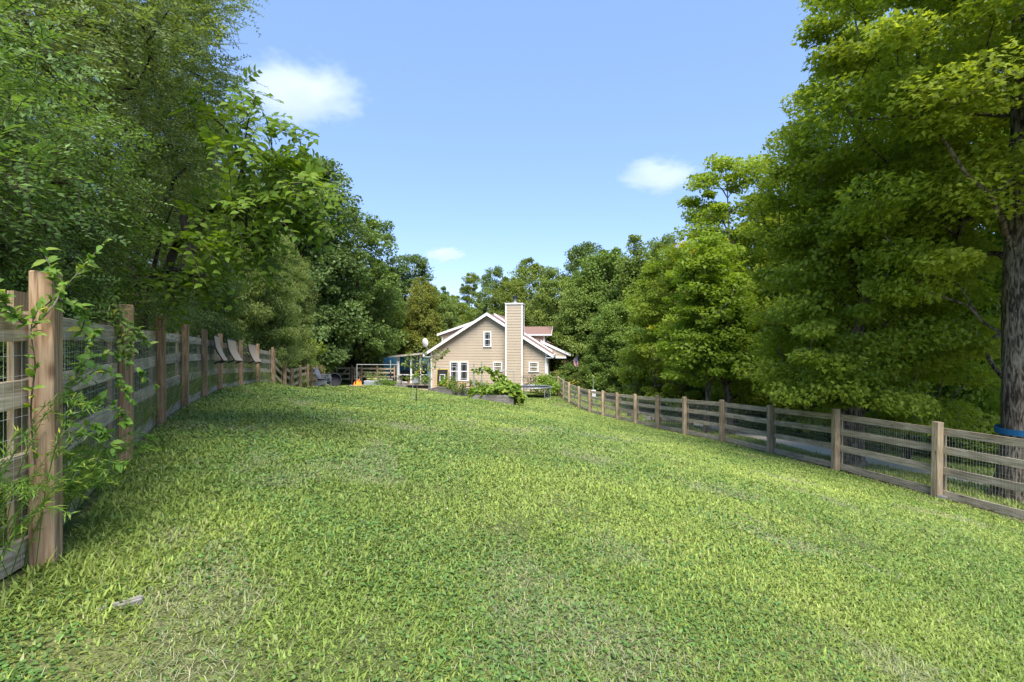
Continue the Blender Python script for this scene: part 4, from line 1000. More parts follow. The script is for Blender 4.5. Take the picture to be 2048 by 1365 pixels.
# fire pit
x, y, z = G(716, 31.0); z -= .02
root = empty('fire_pit', (x, y, z)); root.scale = (.78, .78, .78); tag(root, 'low stone fire pit with orange flames', 'fire pit')
m = MB(); m.lathe([(.62, -.3), (.64, .06), (.52, .07), (.5, -.1), (.02, -.1)], 22); m.build('ring', M['stone'], root)
mf, N_, L__, b_ = newmat('flame'); b_.inputs['Base Color'].default_value = (.35, .1, .02, 1); b_.inputs['Emission Color'].default_value = (1, .2, .02, 1); b_.inputs['Emission Strength'].default_value = .9
m = MB(); rr2 = random.Random(5)
for k in range(9):
    a = rr2.uniform(0, 6.28); r_ = rr2.uniform(.0, .42); h_ = rr2.uniform(.2, .5)*(1.2-r_); cx_, cy_ = r_*math.cos(a), r_*math.sin(a); ln = rr2.uniform(-.1, .1)
    m.tube([(cx_, cy_, 0), (cx_+ln*.3, cy_, h_*.35), (cx_+ln*.2, cy_, h_*.7), (cx_+ln, cy_, h_)], [.04, .055, .03, .004], 7)
m.build('flame', mf, root, smooth=True)
# trough, grill, bench, table
x, y, z = G(745, 35.5)
root = empty('stock_tank', (x, y, z), R(6)); tag(root, 'galvanised trough planter between the fire pit and the grill', 'trough')
m = MB(); m.box(-.55, .55, -.3, .3, 0, .5); m.build('basin', M['galv'], root, bevel=.06)
m = MB(); m.tube([(-.53, -.29, .5), (.53, -.29, .5), (.53, .29, .5), (-.53, .29, .5), (-.53, -.29, .5)], .025, 6); m.build('rim', M['galv'], root)
m = MB(); m.box(-.5, .5, -.26, .26, .44, .485); m.build('soil', M['soil'], root)
x, y, z = G(774, 41.5)
root = empty('barbecue_grill', (x, y, z), R(-5)); tag(root, 'long black barbecue grill in front of the side porch', 'grill')
m = MB(); m.tube([(-.75, 0, .85), (.55, 0, .85)], .28, 14); m.build('barrel', M['black'], root)
m = MB(); m.box(-.78, .58, -.5, -.22, .93, .98); m.build('shelf', M['palewood'], root)
for xx in (-.6, .4):
    m = MB(); m.bar((xx, -.22, .72), (xx, -.3, 0), .05, .05); m.bar((xx, .22, .72), (xx, .3, 0), .05, .05); m.build('leg', M['black'], root)
m = MB(); m.tube([(-.85, -.1, .55), (-.85, .1, .55)], .25, 16); m.build('wheel', M['black'], root)
m = MB(); m.tube([(.3, 0, 1.1), (.3, 0, 1.55)], .06, 8); m.build('chimney_pipe', M['black'], root)
x, y, z = G(748, 42.5)
root = empty('garden_table', (x, y, z), R(-4)); tag(root, 'small table with pale yellow top before the cross fence', 'table')
m = MB(); m.box(-.5, .5, -.3, .3, .93, .99); m.build('table_top', M['paleyellow'], root)
for sx in (-.42, .42):
    for sy in (-.24, .24):
        m = MB(); m.box(sx-.03, sx+.03, sy-.03, sy+.03, -.05, .93); m.build('leg', M['black'], root)
# loading ramp of bleached boards beside the deck
x, y, z = G(775, 44.5)
m = MB()
for i in range(7): m.bar((-1.6, i*.15, .72), (1.2, i*.15, 1.22), .14, .05)
for xx, zz in ((-1.4, .7), (-.2, .92), (1.0, 1.12)):
    m.box(xx-.05, xx+.05, .02, .1, -.1, zz); m.box(xx-.05, xx+.05, .82, .9, -.1, zz)
o = m.build('wooden_ramp', M['deckwood'], None, (x, y, z)); tag(o, 'bleached board ramp rising to the side porch deck', 'ramp')
# porch and deck clutter
x, y, z = G(800, 44.9)
def house_pt(px, py, ly):
    lx, lz = HP(px, py, ly); w = hw(lx, ly); return (w[0], w[1], lz+HO[2])
def pot(name, px, py, ly, r, h, mat, label):
    root = empty(name, house_pt(px, py, ly), 0); tag(root, label, name.replace('_', ' '))
    m = MB(); m.lathe([(r*.7, 0), (r, h), (r*.88, h), (r*.8, h*.85), (.01, h*.84)], 14); m.build('pot', M[mat], root)
    return root
def tuft(parent, n, r, h, mat, seed, L_=.12, W_=.06, name='foliage', z0=.0, flat=.8):
    rg = np.random.default_rng(seed); cl = np.stack([rg.normal(0, r*.45, max(3, n//40)), rg.normal(0, r*.45, max(3, n//40)), z0+h*(.25+.65*rg.random(max(3, n//40)))], -1)
    lv = clump_leaves(cl, r*.5, 40, L_, W_, OVAL, rg, flat, .7, .5, .8, .4)
    o = link(name, np_mesh(name, lv[0], [lv[1]], {'rnd': lv[2]}), M[mat], parent); return o
for i, (px, py, r, h, mt, lb) in enumerate(((801, 766, .16, .28, 'white', 'small white pot on the deck edge nearest the grill'), (826, 766, .13, .2, 'white', 'tiny white pot by the thin porch post'), (817, 765, .15, .24, 'terracotta', 'orange clay pot on the deck edge'), (846, 764, .17, .3, 'white', 'white bucket at the house end of the deck'))):
    p = pot('plant_pot', px, py, .75, r, h, mt, lb)
    if i in (0, 2): tuft(p, 160, .25, .3, 'broad', 60+i, .12, .06, z0=h)
root = empty('planter_box', house_pt(834, 766, .8), -TH); tag(root, 'square grey planter under the sapling leaves on the deck', 'planter')
m = MB(); m.box(-.25, .25, -.2, .2, 0, .55); m.build('box', M['galv'], root, bevel=.02); tuft(root, 240, .3, .35, 'lime', 65, .13, .07, z0=.5)
for px, lb in ((806, 'dark porch chair against the blue wall'), (815, 'second dark porch chair nearer the thin white post')):
    root = empty('porch_chair', house_pt(px, 765, 2.6), -TH+R(20)); tag(root, lb, 'chair', 'dark chairs on the side porch')
    m = MB(); m.box(-.3, .3, -.28, .3, .38, .46); m.build('seat', M['black'], root)
    m = MB(); m.box(-.3, .3, .3, .36, .4, 1.15); m.build('backrest', M['black'], root)
    for sx in (-1, 1):
        m = MB(); m.box(sx*.32-.03, sx*.32+.03, -.28, .34, .6, .65); m.build('armrest', M['black'], root)
        for yy in (-.24, .28):
            m = MB(); m.box(sx*.27-.025, sx*.27+.025, yy-.025, yy+.025, 0, .379); m.build('leg', M['black'], root)
# satellite dish on the eave
p = house_pt(857, 700, .8)
root = empty('satellite_dish', p, -TH); tag(root, 'white round satellite dish on a bent arm at the roof eave', 'satellite dish')
m = MB(); m.tube([(.0, 0, 0), (-.12, 0, .18), (-.30, -.02, .52)], .03, 8); m.build('arm', M['grey'], root)
m = MB(); m.lathe([(.01, .06), (.2, .035), (.4, -.05), (.42, -.04), (.4, -.03), (.2, .06), (.01, .08)], 24); o = m.build('dish', MW, root, (-.30, -.1, .66), smooth=True); o.rotation_euler = (R(98), 0, R(-22)); o.scale = (.82, 1, 1)
m = MB(); m.tube([(-.3, -.1, .42), (-.22, -.5, .52)], .015, 6); m.build('feed_arm', M['grey'], root)
# backboard leaning on the wall
p = house_pt(884, 770, -.45)
root = empty('backboard', p, -TH); tag(root, 'black square board with yellow edge and white inner square against the siding', 'board')
Bm = Matrix.Rotation(R(-6), 4, 'X')
def lean_box(name, mat, x0, x1, y0_, y1_, z0, z1_):
    m = MB(); m.box(x0, x1, y0_, y1_, z0, z1_); o = m.build(name, mat, root); o.rotation_euler = (R(-9), 0, 0); return o
lean_box('panel', M['black'], -.48, .48, 0, .03, .05, 1.38)
for a in ((-.52, -.481, .0, 1.42), (.481, .52, .0, 1.42), (-.48, .48, 1.381, 1.42), (-.48, .48, .0, .049)): lean_box('edge', M['yellow'], a[0], a[1], -.01, .035, a[2], a[3])
for a in ((-.24, -.19, .35, .95), (.19, .24, .35, .95), (-.19, .19, .90, .95), (-.19, .19, .35, .40)): lean_box('inner_square', MW, a[0], a[1], -.006, -.001, a[2], a[3])
# dining set on the patio
p = house_pt(912, 777, -1.9)
root = empty('patio_table', (p[0], p[1], z1(p[0], p[1])+.05), -TH); tag(root, 'dark legged patio dining table with warm wooden top under the twin window', 'table')
m = MB(); m.box(-.85, .85, -.5, .5, .70, .75); m.build('table_top', M['tabletop'], root, bevel=.01)
for sx in (-.72, .72):
    for sy in (-.4, .4):
        m = MB(); m.box(sx-.04, sx+.04, sy-.04, sy+.04, 0, .699); m.build('leg', M['wicker'], root)
def wicker(px, py, ly, rz, label):
    p = house_pt(px, py, ly); root = empty('patio_chair', (p[0], p[1], z1(p[0], p[1])+.05), rz); tag(root, label, 'chair', 'wicker chairs round the patio table')
    m = MB(); m.box(-.24, .24, -.24, .24, .40, .46); m.build('seat', M['wicker'], root, bevel=.01)
    m = MB(); m.prism([(-.24, .46), (.24, .46), (.26, 1.0), (-.26, 1.0)], .23, .28); o = m.build('backrest', M['wicker'], root)
    for sx in (-.2, .2):
        for sy in (-.2, .2):
            m = MB(); m.box(sx-.02, sx+.02, sy-.02, sy+.02, 0, .399); m.build('leg', M['wicker'], root)
    return root
wicker(935, 777, -1.95, -TH-R(90), 'dark wicker chair at the chimney end of the patio table')
wicker(905, 777, -1.2, -TH, 'dark wicker chair between the patio table and the twin window')
wicker(889, 778, -2.0, -TH+R(90), 'dark wicker chair at the porch end of the patio table')
# pipe trellises
def hoop(name, pxa, ya, pxb, yb, Y, label, rad=.025, mat='pipe', legs=(1, 1)):
    xa, _, za = G(pxa, Y); xb, _, zb = G(pxb, Y)
    ta = -(ya-682)/1024*Y; tb = -(yb-682)/1024*Y
    root = empty(name, (xa, Y, za)); tag(root, label, 'trellis', 'pipe trellises over the beds')
    m = MB(); m.tube([(0, 0, ta-za), (xb-xa, 0, tb-za)], rad, 6); m.build('crossbar', M[mat], root)
    if legs[0]: m = MB(); m.tube([(0, 0, -.1), (0, 0, ta-za)], rad, 6); m.build('leg', M[mat], root)
    if legs[1]: m = MB(); m.tube([(xb-xa, 0, zb-za-.1), (xb-xa, 0, tb-za)], rad, 6); m.build('leg', M[mat], root)
    return root
hoop('pipe_trellis', 714, 729, 794, 729.5, 33.5, 'wide grey pipe trellis above the trough bed')
hoop('pipe_trellis', 862, 735.5, 912, 733.5, 33, 'grey pipe trellis in front of the twin window')
hoop('pipe_trellis', 946, 737, 1028, 742, 32, 'thin pipe trellis carrying the squash vine')
for px, yt, Y, lb in ((858, 724, 35, 'pale green post by the house corner'), (947.5, 727, 33.5, 'tapered green post left of the vine trellis'), (963, 722.5, 33, 'crooked green post at the vine trellis'), (781, 720, 44, 'tall greyish post behind the wide trellis')):
    x, y, z = G(px, Y); h_ = -(yt-682)/1024*Y-z
    m = MB(); m.bar((0, 0, -.2), (.02, 0, h_*.5), .09, .09); m.bar((.02, 0, h_*.5-.02), (0, 0, h_), .075, .075); o = m.build('wooden_post', M['greenpost'], None, (x, y, z)); tag(o, lb, 'post')
# raised beds
def bed(px, Y, w, dpt, h, rz, label, thick=.05):
    x, y, z = G(px, Y); root = empty('raised_bed', (x, y, z), rz); tag(root, label, 'raised bed', 'grey board raised beds')
    c, s = math.cos(rz), math.sin(rz)
    zc = [z1(x+c*a-s*b_, y+s*a+c*b_) for a, b_ in ((0, 0), (w, 0), (w, dpt), (0, dpt))]; zt = max(zc)+h-z; zb = min(zc)-z-.1
    hm = (zt+zb)/2
    for a, b_, xx in (((0, 0), (w, 0), 0), ((0, dpt), (w, dpt), 0)):
        for u, v in ((zb, hm-.004), (hm+.004, zt)):
            m = MB(); m.box(0, w, b_[1]-thick/2, b_[1]+thick/2, u, v); m.build('side_board', M['bed'], root, bevel=.006)
    for xx in (thick*.52, w-thick*.52):
        for u, v in ((zb, hm-.004), (hm+.004, zt-.004)):
            m = MB(); m.box(-dpt/2+thick/2+.003, dpt/2-thick/2-.003, -thick/2, thick/2, u, v); o = m.build('end_board', M['bed'], root, (xx, dpt/2, 0), bevel=.006); o.rotation_euler = (0, 0, R(90))
    for xx in (thick*1.6, w-thick*1.6):
        m = MB(); m.box(xx-.045, xx+.045, thick*.55, thick*.55+.08, zb, zt+.03); m.build('corner_post', M['post_grey'], root)
    m = MB(); m.box(thick*1.1, w-thick*1.1, thick*.6, dpt-thick*.6, zt-.3, zt-.08); m.build('soil', M['soil'], root)
    return root, zt
bedA, ztA = bed(943, 24.6, 2.02, 1.15, .20, R(-6), 'grey raised bed overflowing with squash leaves')
bedB, ztB = bed(856, 33.5, 2.3, 1.3, .16, R(-22), 'grey raised bed of herbs in front of the patio')
bedC, ztC = bed(766, 34.5, 1.5, 1.1, .1, R(4), 'low sunken bed beside the wide trellis')
# plants of the beds
def plant(name, px, Y, r, h, n, mat, seed, label, L_=.12, W_=.06, lift=0.0, cat='plant', grp=None):
    x, y, z = G(px, Y); root = empty(name, (x, y, z+lift)); tag(root, label, cat, grp)
    tuft(root, n, r, h, mat, seed, L_, W_)
    m = MB(); rg = random.Random(seed)
    for k in range(4): m.tube([(0, 0, -.05), (rg.uniform(-.3, .3)*r, rg.uniform(-.3, .3)*r, h*.45), (rg.uniform(-.6, .6)*r, rg.uniform(-.6, .6)*r, h*.8)], [.012, .01, .006], 5)
    m.build('stems', M['bark_dark'], root); return root
def squash():
    x, y, z = G(943, 24.6); root = empty('squash_plant', (x, y, z)); tag(root, 'sprawling squash vine with big yellow-green leaves in the raised bed', 'squash plant')
    rg = np.random.default_rng(8); c, s = math.cos(R(-6)), math.sin(R(-6)); cl = []
    for k in range(70):
        a = rg.uniform(-.05, 2.15); b_ = rg.uniform(-.02, 1.25); h_ = ztA+.03+.5*math.exp(-((a-1.45)/.55)**2)*rg.random()+.16*rg.random()
        cl.append((c*a-s*b_, s*a+c*b_, h_))
    for k in range(30):                                  # spills over the far end to the ground
        t = rg.random(); cl.append((2.1+.35*rg.random(), .1+.9*rg.random(), ztA*(1-t)-.15*t))
    for k in range(24):                                  # mound behind the bed
        cl.append((1.2+1.1*rg.random(), 1.3+.8*rg.random(), ztA+.5*rg.random()))
    for (qx, qy) in ((1008, 770), (1000, 765), (992, 758), (988, 752), (985, 745), (980, 740), (972, 738), (962, 740), (996, 748), (1005, 757), (1015, 765), (1012, 775), (952, 742)):
        Y = 26; px_ = (qx-1024)/1024*Y; cl.append((px_-x, Y-y, -(qy-682)/1024*Y-z)); 
    cl = np.array(cl, float); lv = clump_leaves(cl, .17, 15, .17, .17, OVAL, rg, .7, .9, .5, .6, .5)
    link('foliage', np_mesh('foliage', lv[0], [lv[1]], {'rnd': lv[2]}), M['vine'], root).color = (1.15, 1.05, .9, 1)
    m = MB(); pts = [(1.4, 1.0, ztA)]+[tuple(v) for v in cl[-13:-5]]; m.tube(pts, .012, 5); m.build('stems', M['vine'], root)
squash()
plant('herb_plant', 851, 34.2, .5, .75, 460, 'broad', 71, 'round green herb at the porch end of the herb bed', .1, .05, .25)
plant('herb_plant', 895, 33.4, .55, .95, 520, 'lime', 72, 'tall pale green herb before the twin window', .12, .05, .25)
plant('herb_plant', 921, 32.9, .45, .8, 460, 'broad', 73, 'dark round herb at the near corner of the herb bed', .1, .05, .2)
plant('herb_plant', 905, 32.8, .4, .5, 260, 'broad', 74, 'low herb spilling over the front board of the herb bed', .1, .05, .3)
plant('leafy_plant', 953, 37.0, .6, 1.1, 520, 'broad', 75, 'bushy grey-green plant at the foot of the green posts', .12, .06)
plant('leafy_plant', 967, 36.5, .45, 1.0, 360, 'broad', 76, 'smaller leafy plant beside the bushy grey-green plant', .12, .06)
plant('leafy_plant', 757, 34.2, .45, .8, 320, 'fine', 77, 'pale feathery plant in front of the trough', .12, .03)
plant('leafy_plant', 770, 34.6, .5, .6, 320, 'vine', 78, 'light green plant in the sunken bed under the trellis', .12, .05)
plant('leafy_plant', 786, 35.1, .4, .45, 240, 'vine', 79, 'low light green plant at the trellis leg', .1, .05)
plant('leafy_plant', 745, 35.7, .4, .75, 300, 'fine', 80, 'wispy plant growing in the trough', .14, .03, .4)
plant('red_leaf_shrub', 1061, 42.6, .75, 1.5, 900, 'redshrub', 81, 'reddish brown shrub against the siding under the small window', .1, .05, cat='shrub')
plant('lime_shrub', 1091, 41.4, .95, 1.55, 1500, 'lime', 82, 'bright lime shrub at the house corner by the fence', .13, .08, cat='shrub')
plant('lime_shrub', 1106, 40.5, .65, 1.2, 800, 'lime', 83, 'smaller lime shrub inside the fence corner', .13, .08, cat='shrub')
def lily(px, py, Y, label, seed, n=5):
    x, y, z = G(px, Y); root = empty('lily_plant', (x, y, z)); tag(root, label, 'lily', 'yellow lilies along the porch')
    h_ = -(py-682)/1024*Y-z; tuft(root, 220, .4, h_*.8, 'vine', seed, .2, .035)
    m = MB(); f = MB(); rg = random.Random(seed)
    for k in range(n):
        q = Vector((rg.uniform(-.35, .35), rg.uniform(-.3, .3), h_*rg.uniform(.85, 1.05))); m.tube([(0, 0, 0), (q.x*.5, q.y*.5, q.z*.6), q], .012, 5)
        for j in range(6):
            a = j*math.pi/3; d = Vector((math.cos(a), math.sin(a), .45)); s_ = Vector((-math.sin(a), math.cos(a), 0))*.03
            f.add([q, q+d*.05+s_*.8, q+d*.11, q+d*.05-s_*.8], [(0, 1, 2, 3)])
    m.build('stems', M['vine'], root); f.build('flowers', M['yellow'], root)
lily(1150, 763, 39, 'yellow lilies just outside the fence under the flag', 90, 6); lily(1136, 765, 41, 'pale lilies at the fence near the porch steps', 91, 4); lily(1112, 745, 43.4, 'yellow lilies in front of the porch railing', 92, 5); lily(1124, 742, 43.6, 'tall yellow lily by the brown porch post', 93, 4)
# sapling with a yellow ribbon
x, y, z = G(832, 20.3)
def sapling():
    root = empty('sapling', (x, y, z)); tag(root, 'thin staked fruit sapling with sparse leaves in mid lawn', 'sapling')
    m = MB(); tr = [(0, 0, -.1), (.03, 0, .5), (.13, 0, 1.0), (.16, .02, 1.4), (.2, 0, 1.9)]; m.tube(tr, [.022, .02, .017, .013, .006], 8)
    tips_ = []
    for (qx, qy) in ((822, 722), (818, 712), (850, 722), (866, 713), (888, 708), (893, 703), (880, 716), (870, 728), (848, 706), (838, 698), (826, 732), (858, 735), (812, 728), (845, 728), (833, 742), (876, 706), (828, 752)):
        px_ = (qx-1024)/1024*20.3; tips_.append((px_-x, random.Random(qx).uniform(-.25, .25), -(qy-682)/1024*20.3-z))
    for t in tips_:
        h0 = min(1.75, max(.95, t[2]-.45*abs(t[0]-.1)-.12)); m.tube([(.13, 0, h0), ((t[0]+.13)/2, t[1]*.5, (h0+t[2])/2-.03), t], [.009, .007, .003], 5)
    m.build('trunk', M['bark'], root, smooth=True)
    rg = np.random.default_rng(6); lv = clump_leaves(np.array(tips_), .19, 34, .085, .045, OVAL, rg, .9, .6, .4, .8, .4)
    link('crown', np_mesh('crown', lv[0], [lv[1]], {'rnd': lv[2]}), M['feather'], root)
    st = MB(); st.tube([(-.16, .05, -.2), (-.13, .05, 1.0)], .014, 6); st.build('stake', M['pipe'], root)
sapling()
zz = z+1.22
m = MB(); m.tube([(0, 0, .0), (.05, -.02, .03), (.12, -.03, -.02), (.19, -.03, -.07)], [.018, .028, .024, .01], 6); m.tube([(-.02, 0, 0), (-.12, -.02, -.05), (-.2, -.02, -.09)], [.01, .008, .005], 5)
o = m.build('ribbon', M['yellow'], None, (x+.15, y-.03, zz)); tag(o, 'yellow ribbon tied around the sapling', 'ribbon')
# trampoline
x, y, z = G(1068, 39.2)
root = empty('trampoline', (x, y, z)); tag(root, 'round black trampoline on the lawn beside the chimney', 'trampoline')
m = MB(); m.lathe([(.01, .775), (1.28, .775), (1.28, .785), (.01, .785)], 36); m.build('mat', M['black'], root)
m = MB(); m.tube([(1.36*math.cos(t), 1.36*math.sin(t), .79) for t in np.linspace(0, 2*math.pi, 37)], .03, 6); m.build('frame', M['galv'], root)
m = MB()
for k in range(40): t = 2*math.pi*k/40; m.bar((1.28*math.cos(t), 1.28*math.sin(t), .78), (1.35*math.cos(t), 1.35*math.sin(t), .79), .012, .012)
m.build('springs', M['grey'], root)
for k in range(4):
    t = R(45+90*k-12); c, s = math.cos(t)*1.34, math.sin(t)*1.34; m = MB(); c2, s2 = math.cos(t+.5)*1.34, math.sin(t+.5)*1.34
    za, zb = z1(x+c, y+s)-z, z1(x+c2, y+s2)-z; m.tube([(c, s, .78), (c*1.03, s*1.03, za+.04), (c2*1.03, s2*1.03, zb+.04), (c2, s2, .78)], .025, 6); m.build('leg', M['galv'], root)
# flag on the porch post
p = house_pt(1133, 733, YR+.2)
root = empty('flag', p, -TH); tag(root, 'red white and blue striped flag on a slanting pole at the porch post', 'flag')
tipv = Vector((1.02, -.15, 1.05)); m = MB(); m.tube([(0, 0, 0), tipv], .016, 8); m.lathe([(.01, 0), (.03, .03), (.01, .06)], 8, tuple(tipv)); m.build('pole', M['palewood'], root)
fm = [simple('flag_red', (.45, .03, .045), .7), simple('flag_white', (.72, .7, .7), .7), simple('flag_blue', (.05, .075, .22), .7)]
# hoist along the pole (1.0 m -> .55), fly hanging down in folds
nh, nf = 26, 36; hv = tipv.normalized(); V_ = []
for j in range(nf+1):
    u = j/nf
    for i in range(nh+1):
        v = i/nh; h0 = tipv-hv*(.02+.62*v)
        fall = Vector((.30*u-.10*u*u-.28*u*v*0, .02, -1.12*u)); pinch = 1-.45*u
        mid_ = tipv-hv*.33; h1 = mid_+(h0-mid_)*pinch
        fold = .05*math.sin(v*9+u*4)*min(1, u*2.5); V_.append(h1+fall+Vector((fold*.3, fold, 0)))
m = MB(); m.v = [tuple(q) for q in V_]
for j in range(nf):
    for i in range(nh):
        a = j*(nh+1)+i; m.f.append([a, a+1, a+nh+2, a+nh+1])
        m.m.append(2 if (j < nf*.4 and i < 14) else (0 if (i//2) % 2 == 0 else 1))
for r_ in range(9):                                        # stars
    for c_ in range(6 if r_ % 2 == 0 else 5):
        uu = (.02+.06*(c_+.5+(0 if r_ % 2 == 0 else .5)))*1.02; vv = (r_+1)/10*14/26; j = min(nf-1, int(uu*nf)); i = min(nh-1, int(vv*nh)); cc_ = Vector(V_[j*(nh+1)+i])+Vector((0, -.006, 0)); vs = []
        for q in range(10): rr_s = .013 if q % 2 == 0 else .006; vs.append(cc_+Vector((rr_s*math.sin(q*math.pi/5), 0, rr_s*math.cos(q*math.pi/5))))
        m.add(vs, [tuple(range(10))], 1)
m.build('cloth', fm, root)
# rocking chair on the front porch
p = house_pt(1110, 745, YR+2.2)
root = empty('rocking_chair', (p[0], p[1], HO[2]+zf), -TH+R(-60)); tag(root, 'black rocking chair on the front porch', 'chair')
m = MB(); m.box(-.27, .27, -.25, .25, .40, .45); m.build('seat', M['black'], root)
m = MB()
for i in range(6): m.bar((-.22+i*.088, .25, .45), (-.22+i*.088, .42, 1.12), .04, .02)
m.bar((-.27, .42, 1.1), (.27, .42, 1.1), .03, .1); m.build('backrest', M['black'], root)
for s in (-1, 1):
    m = MB(); m.bar((s*.27, -.25, .65), (s*.27, .32, .65), .06, .03); m.bar((s*.27, -.22, .08), (s*.27, -.22, .65), .04, .04); m.bar((s*.27, .22, .08), (s*.27, .3, .65), .04, .04); m.build('armrest', M['black'], root)
    m = MB(); m.tube([(s*.27, -.5, .12), (s*.27, -.2, .03), (s*.27, .2, .03), (s*.27, .55, .12)], .025, 6); m.build('rocker', M['black'], root)
# blue tub half hidden by the vine, push mower, utility box, black strip, stump and log, ball
x, y, z = G(1008, 40.5); m = MB(); m.lathe([(.3, 0), (.36, .72), (.4, .74), (.4, .8), (.34, .8), (.3, .1), (.01, .1)], 20); o = m.build('blue_barrel', M['bluep'], None, (x, y, z+.15)); tag(o, 'blue plastic tub behind the squash vine below the chimney', 'tub')
x, y, z = G(981, 41.5)
root = empty('push_mower', (x, y, z), R(160)); tag(root, 'small dark push mower with slanting pale handle by the siding', 'mower')
m = MB(); m.box(-.28, .28, -.22, .22, .12, .3); m.lathe([(.16, .3), (.16, .42), (.1, .45)], 12); m.build('deck', M['black'], root, bevel=.02)
for sx in (-.24, .24):
    for sy in (-.25, .25): m = MB(); m.tube([(sx, sy-.03, .1), (sx, sy+.03, .1)], .1, 14); m.build('wheel', M['black'], root)
for sy in (-.18, .18): m = MB(); m.tube([(.2, sy, .25), (-.25, sy, 1.05)][::1], .02, 6); m.build('handle', M['palewood'], root)
x, y, z = G(1187, 37.0)
root = empty('utility_box', (x, y, z)); tag(root, 'small white box on a post at the edge of the far verge', 'box')
m = MB(); m.box(-.05, .05, -.05, .05, -.2, .5); m.build('stand', M['greenpost'], root); m = MB(); m.box(-.16, .16, -.1, .1, .501, .98); m.build('box', MW, root, bevel=.015); m = MB(); m.tube([(0, .12, .4), (0, .12, 1.9)], .03, 6); m.build('stake', M['greenpost'], root)
sp_ = [(5.7, 38.2), (6.6, 35.6), (7.6, 32.6), (8.7, 28.6), (9.9, 24.6), (10.9, 20.5)]
root = empty('black_strip', (sp_[0][0], sp_[0][1], z1(*sp_[0]))); tag(root, 'low upright black strip along the edge of the woods', 'fence')
cpts = smooth_path([(a+1.2, b_) for a, b_ in sp_], 40); zz_ = Z(cpts[:, 0], cpts[:, 1]); V_ = []
for (a, b_), c_ in zip(cpts, zz_):
    for dx_, hh in ((0, -.1), (0, .72), (.012, .72), (.012, -.1)): V_.append((a-sp_[0][0]+dx_, b_-sp_[0][1], c_+hh-z1(*sp_[0])))
k4 = np.arange(39)[:, None]*4; Fs = [k4+np.array([[j, (j+1) % 4, (j+1) % 4+4, j+4]]) for j in range(4)]
link('fabric', np_mesh('fabric', np.array(V_), Fs), M['sheetblack'], root)  # plain black upright sheet following the woods edge
for i in range(0, 40, 5):
    m = MB(); a, b_ = cpts[i]; m.box(-.02, .02, .014, .05, -.1, .82); m.build('stake', M['post_grey'], root, (a-sp_[0][0]+.03, b_-sp_[0][1], zz_[i]-z1(*sp_[0])))
x, y, z = G(1252, 26.6); m = MB(); m.lathe([(.30, -.2), (.24, .05), (.21, .32), (.19, .36), (.01, .37)], 14, (0, 0, 0)); o = m.build('tree_stump', M['bark'], None, (x+.5, y+1.0, z1(x+.5, y+1))); tag(o, 'short grey stump just outside the fence', 'stump')
x, y, z = G(1300, 24.0); m = MB(); m.tube([(0, 0, 0), (.8, -.5, .03), (1.6, -1.15, 0)], [.17, .16, .14], 12); o = m.build('log', M['bark'], None, (x+.35, y+1.0, z1(x+.9, y+.5)+.14)); tag(o, 'cut log lying on the grass beyond the fence', 'log')
x, y, z = G(1287, 25.0); m = MB(); m.lathe([(.20, -.15), (.26, .1), (.2, .3), (.08, .42), (.01, .44)], 10); o = m.build('boulder', M['stone'], None, (x+.5, y+.6, z1(x+.5, y+.6))); tag(o, 'grey boulder at the end of the cut log', 'boulder')
# strap round the maple, stones in the grass
bz = -(866-682)/1024*BY-BZ+.05
m = MB(); t_ = np.linspace(0, 2*math.pi, 33); rs = .432
vs = []; 
for q in t_[:-1]:
    for rr3, hh in ((rs, -.055), (rs+.012, -.055), (rs+.012, .055), (rs, .055)): vs.append((rr3*math.cos(q), rr3*math.sin(q), hh+.02*math.cos(q)))
m.add(vs, [(4*i+j, 4*i+(j+1) % 4, (4*((i+1) % 32))+(j+1) % 4, (4*((i+1) % 32))+j) for i in range(32) for j in range(4)]); o = m.build('tree_strap', M['strapblue'], None, (BX, BY, BZ+bz)); tag(o, 'blue webbing strap around the great maple trunk', 'strap')
p = (7.93+.05, 9.47); m = MB(); m.box(-.11, .11, -.06, .06, -.03, .05); o = m.build('paver_stone', M['stone'], None, (p[0], p[1], z1(*p)+.01), bevel=.01); o.rotation_euler = (.1, .1, .4); tag(o, 'small grey block at the foot of a driveway fence post', 'block')
p = (-1.78, 2.33); m = MB(); m.box(-.085, .085, -.022, .022, -.04, .03); o = m.build('wood_scrap', M['bed'], None, (p[0], p[1], z1(*p)-.008), bevel=.006); o.rotation_euler = (.05, -.1, .5); tag(o, 'flat scrap of pale wood lying in the grass near the camera', 'board')
# sumac with long feathered leaves behind the fence
x, y, z = G(1815, 14.2)
root = empty('sumac', (x, y, z)); tag(root, 'sumac with long feathered blue-green leaves behind the driveway fence', 'shrub')
rg = np.random.default_rng(12); cl = np.array([(rg.normal(0, .5), rg.normal(0, .4), rg.uniform(.6, 1.75)) for _ in range(26)])
lv, ex = spray_leaves(cl, .18, 4, 17, .62, .12, .034, rg, .6, (0, 0, .6), droop=.15, cvar=.4)
o = link('foliage', np_mesh('foliage', lv[0], [lv[1]], {'rnd': lv[2]}), M['broad'], root); o.color = (.75, .95, 1.1, 1)
m = MB()
for k in range(6): m.tube([(0, 0, -.1), tuple(cl[k]*np.array([.4, .4, .6])), tuple(cl[k])], [.025, .02, .008], 6)
m.build('stems', M['bark_dark'], root)
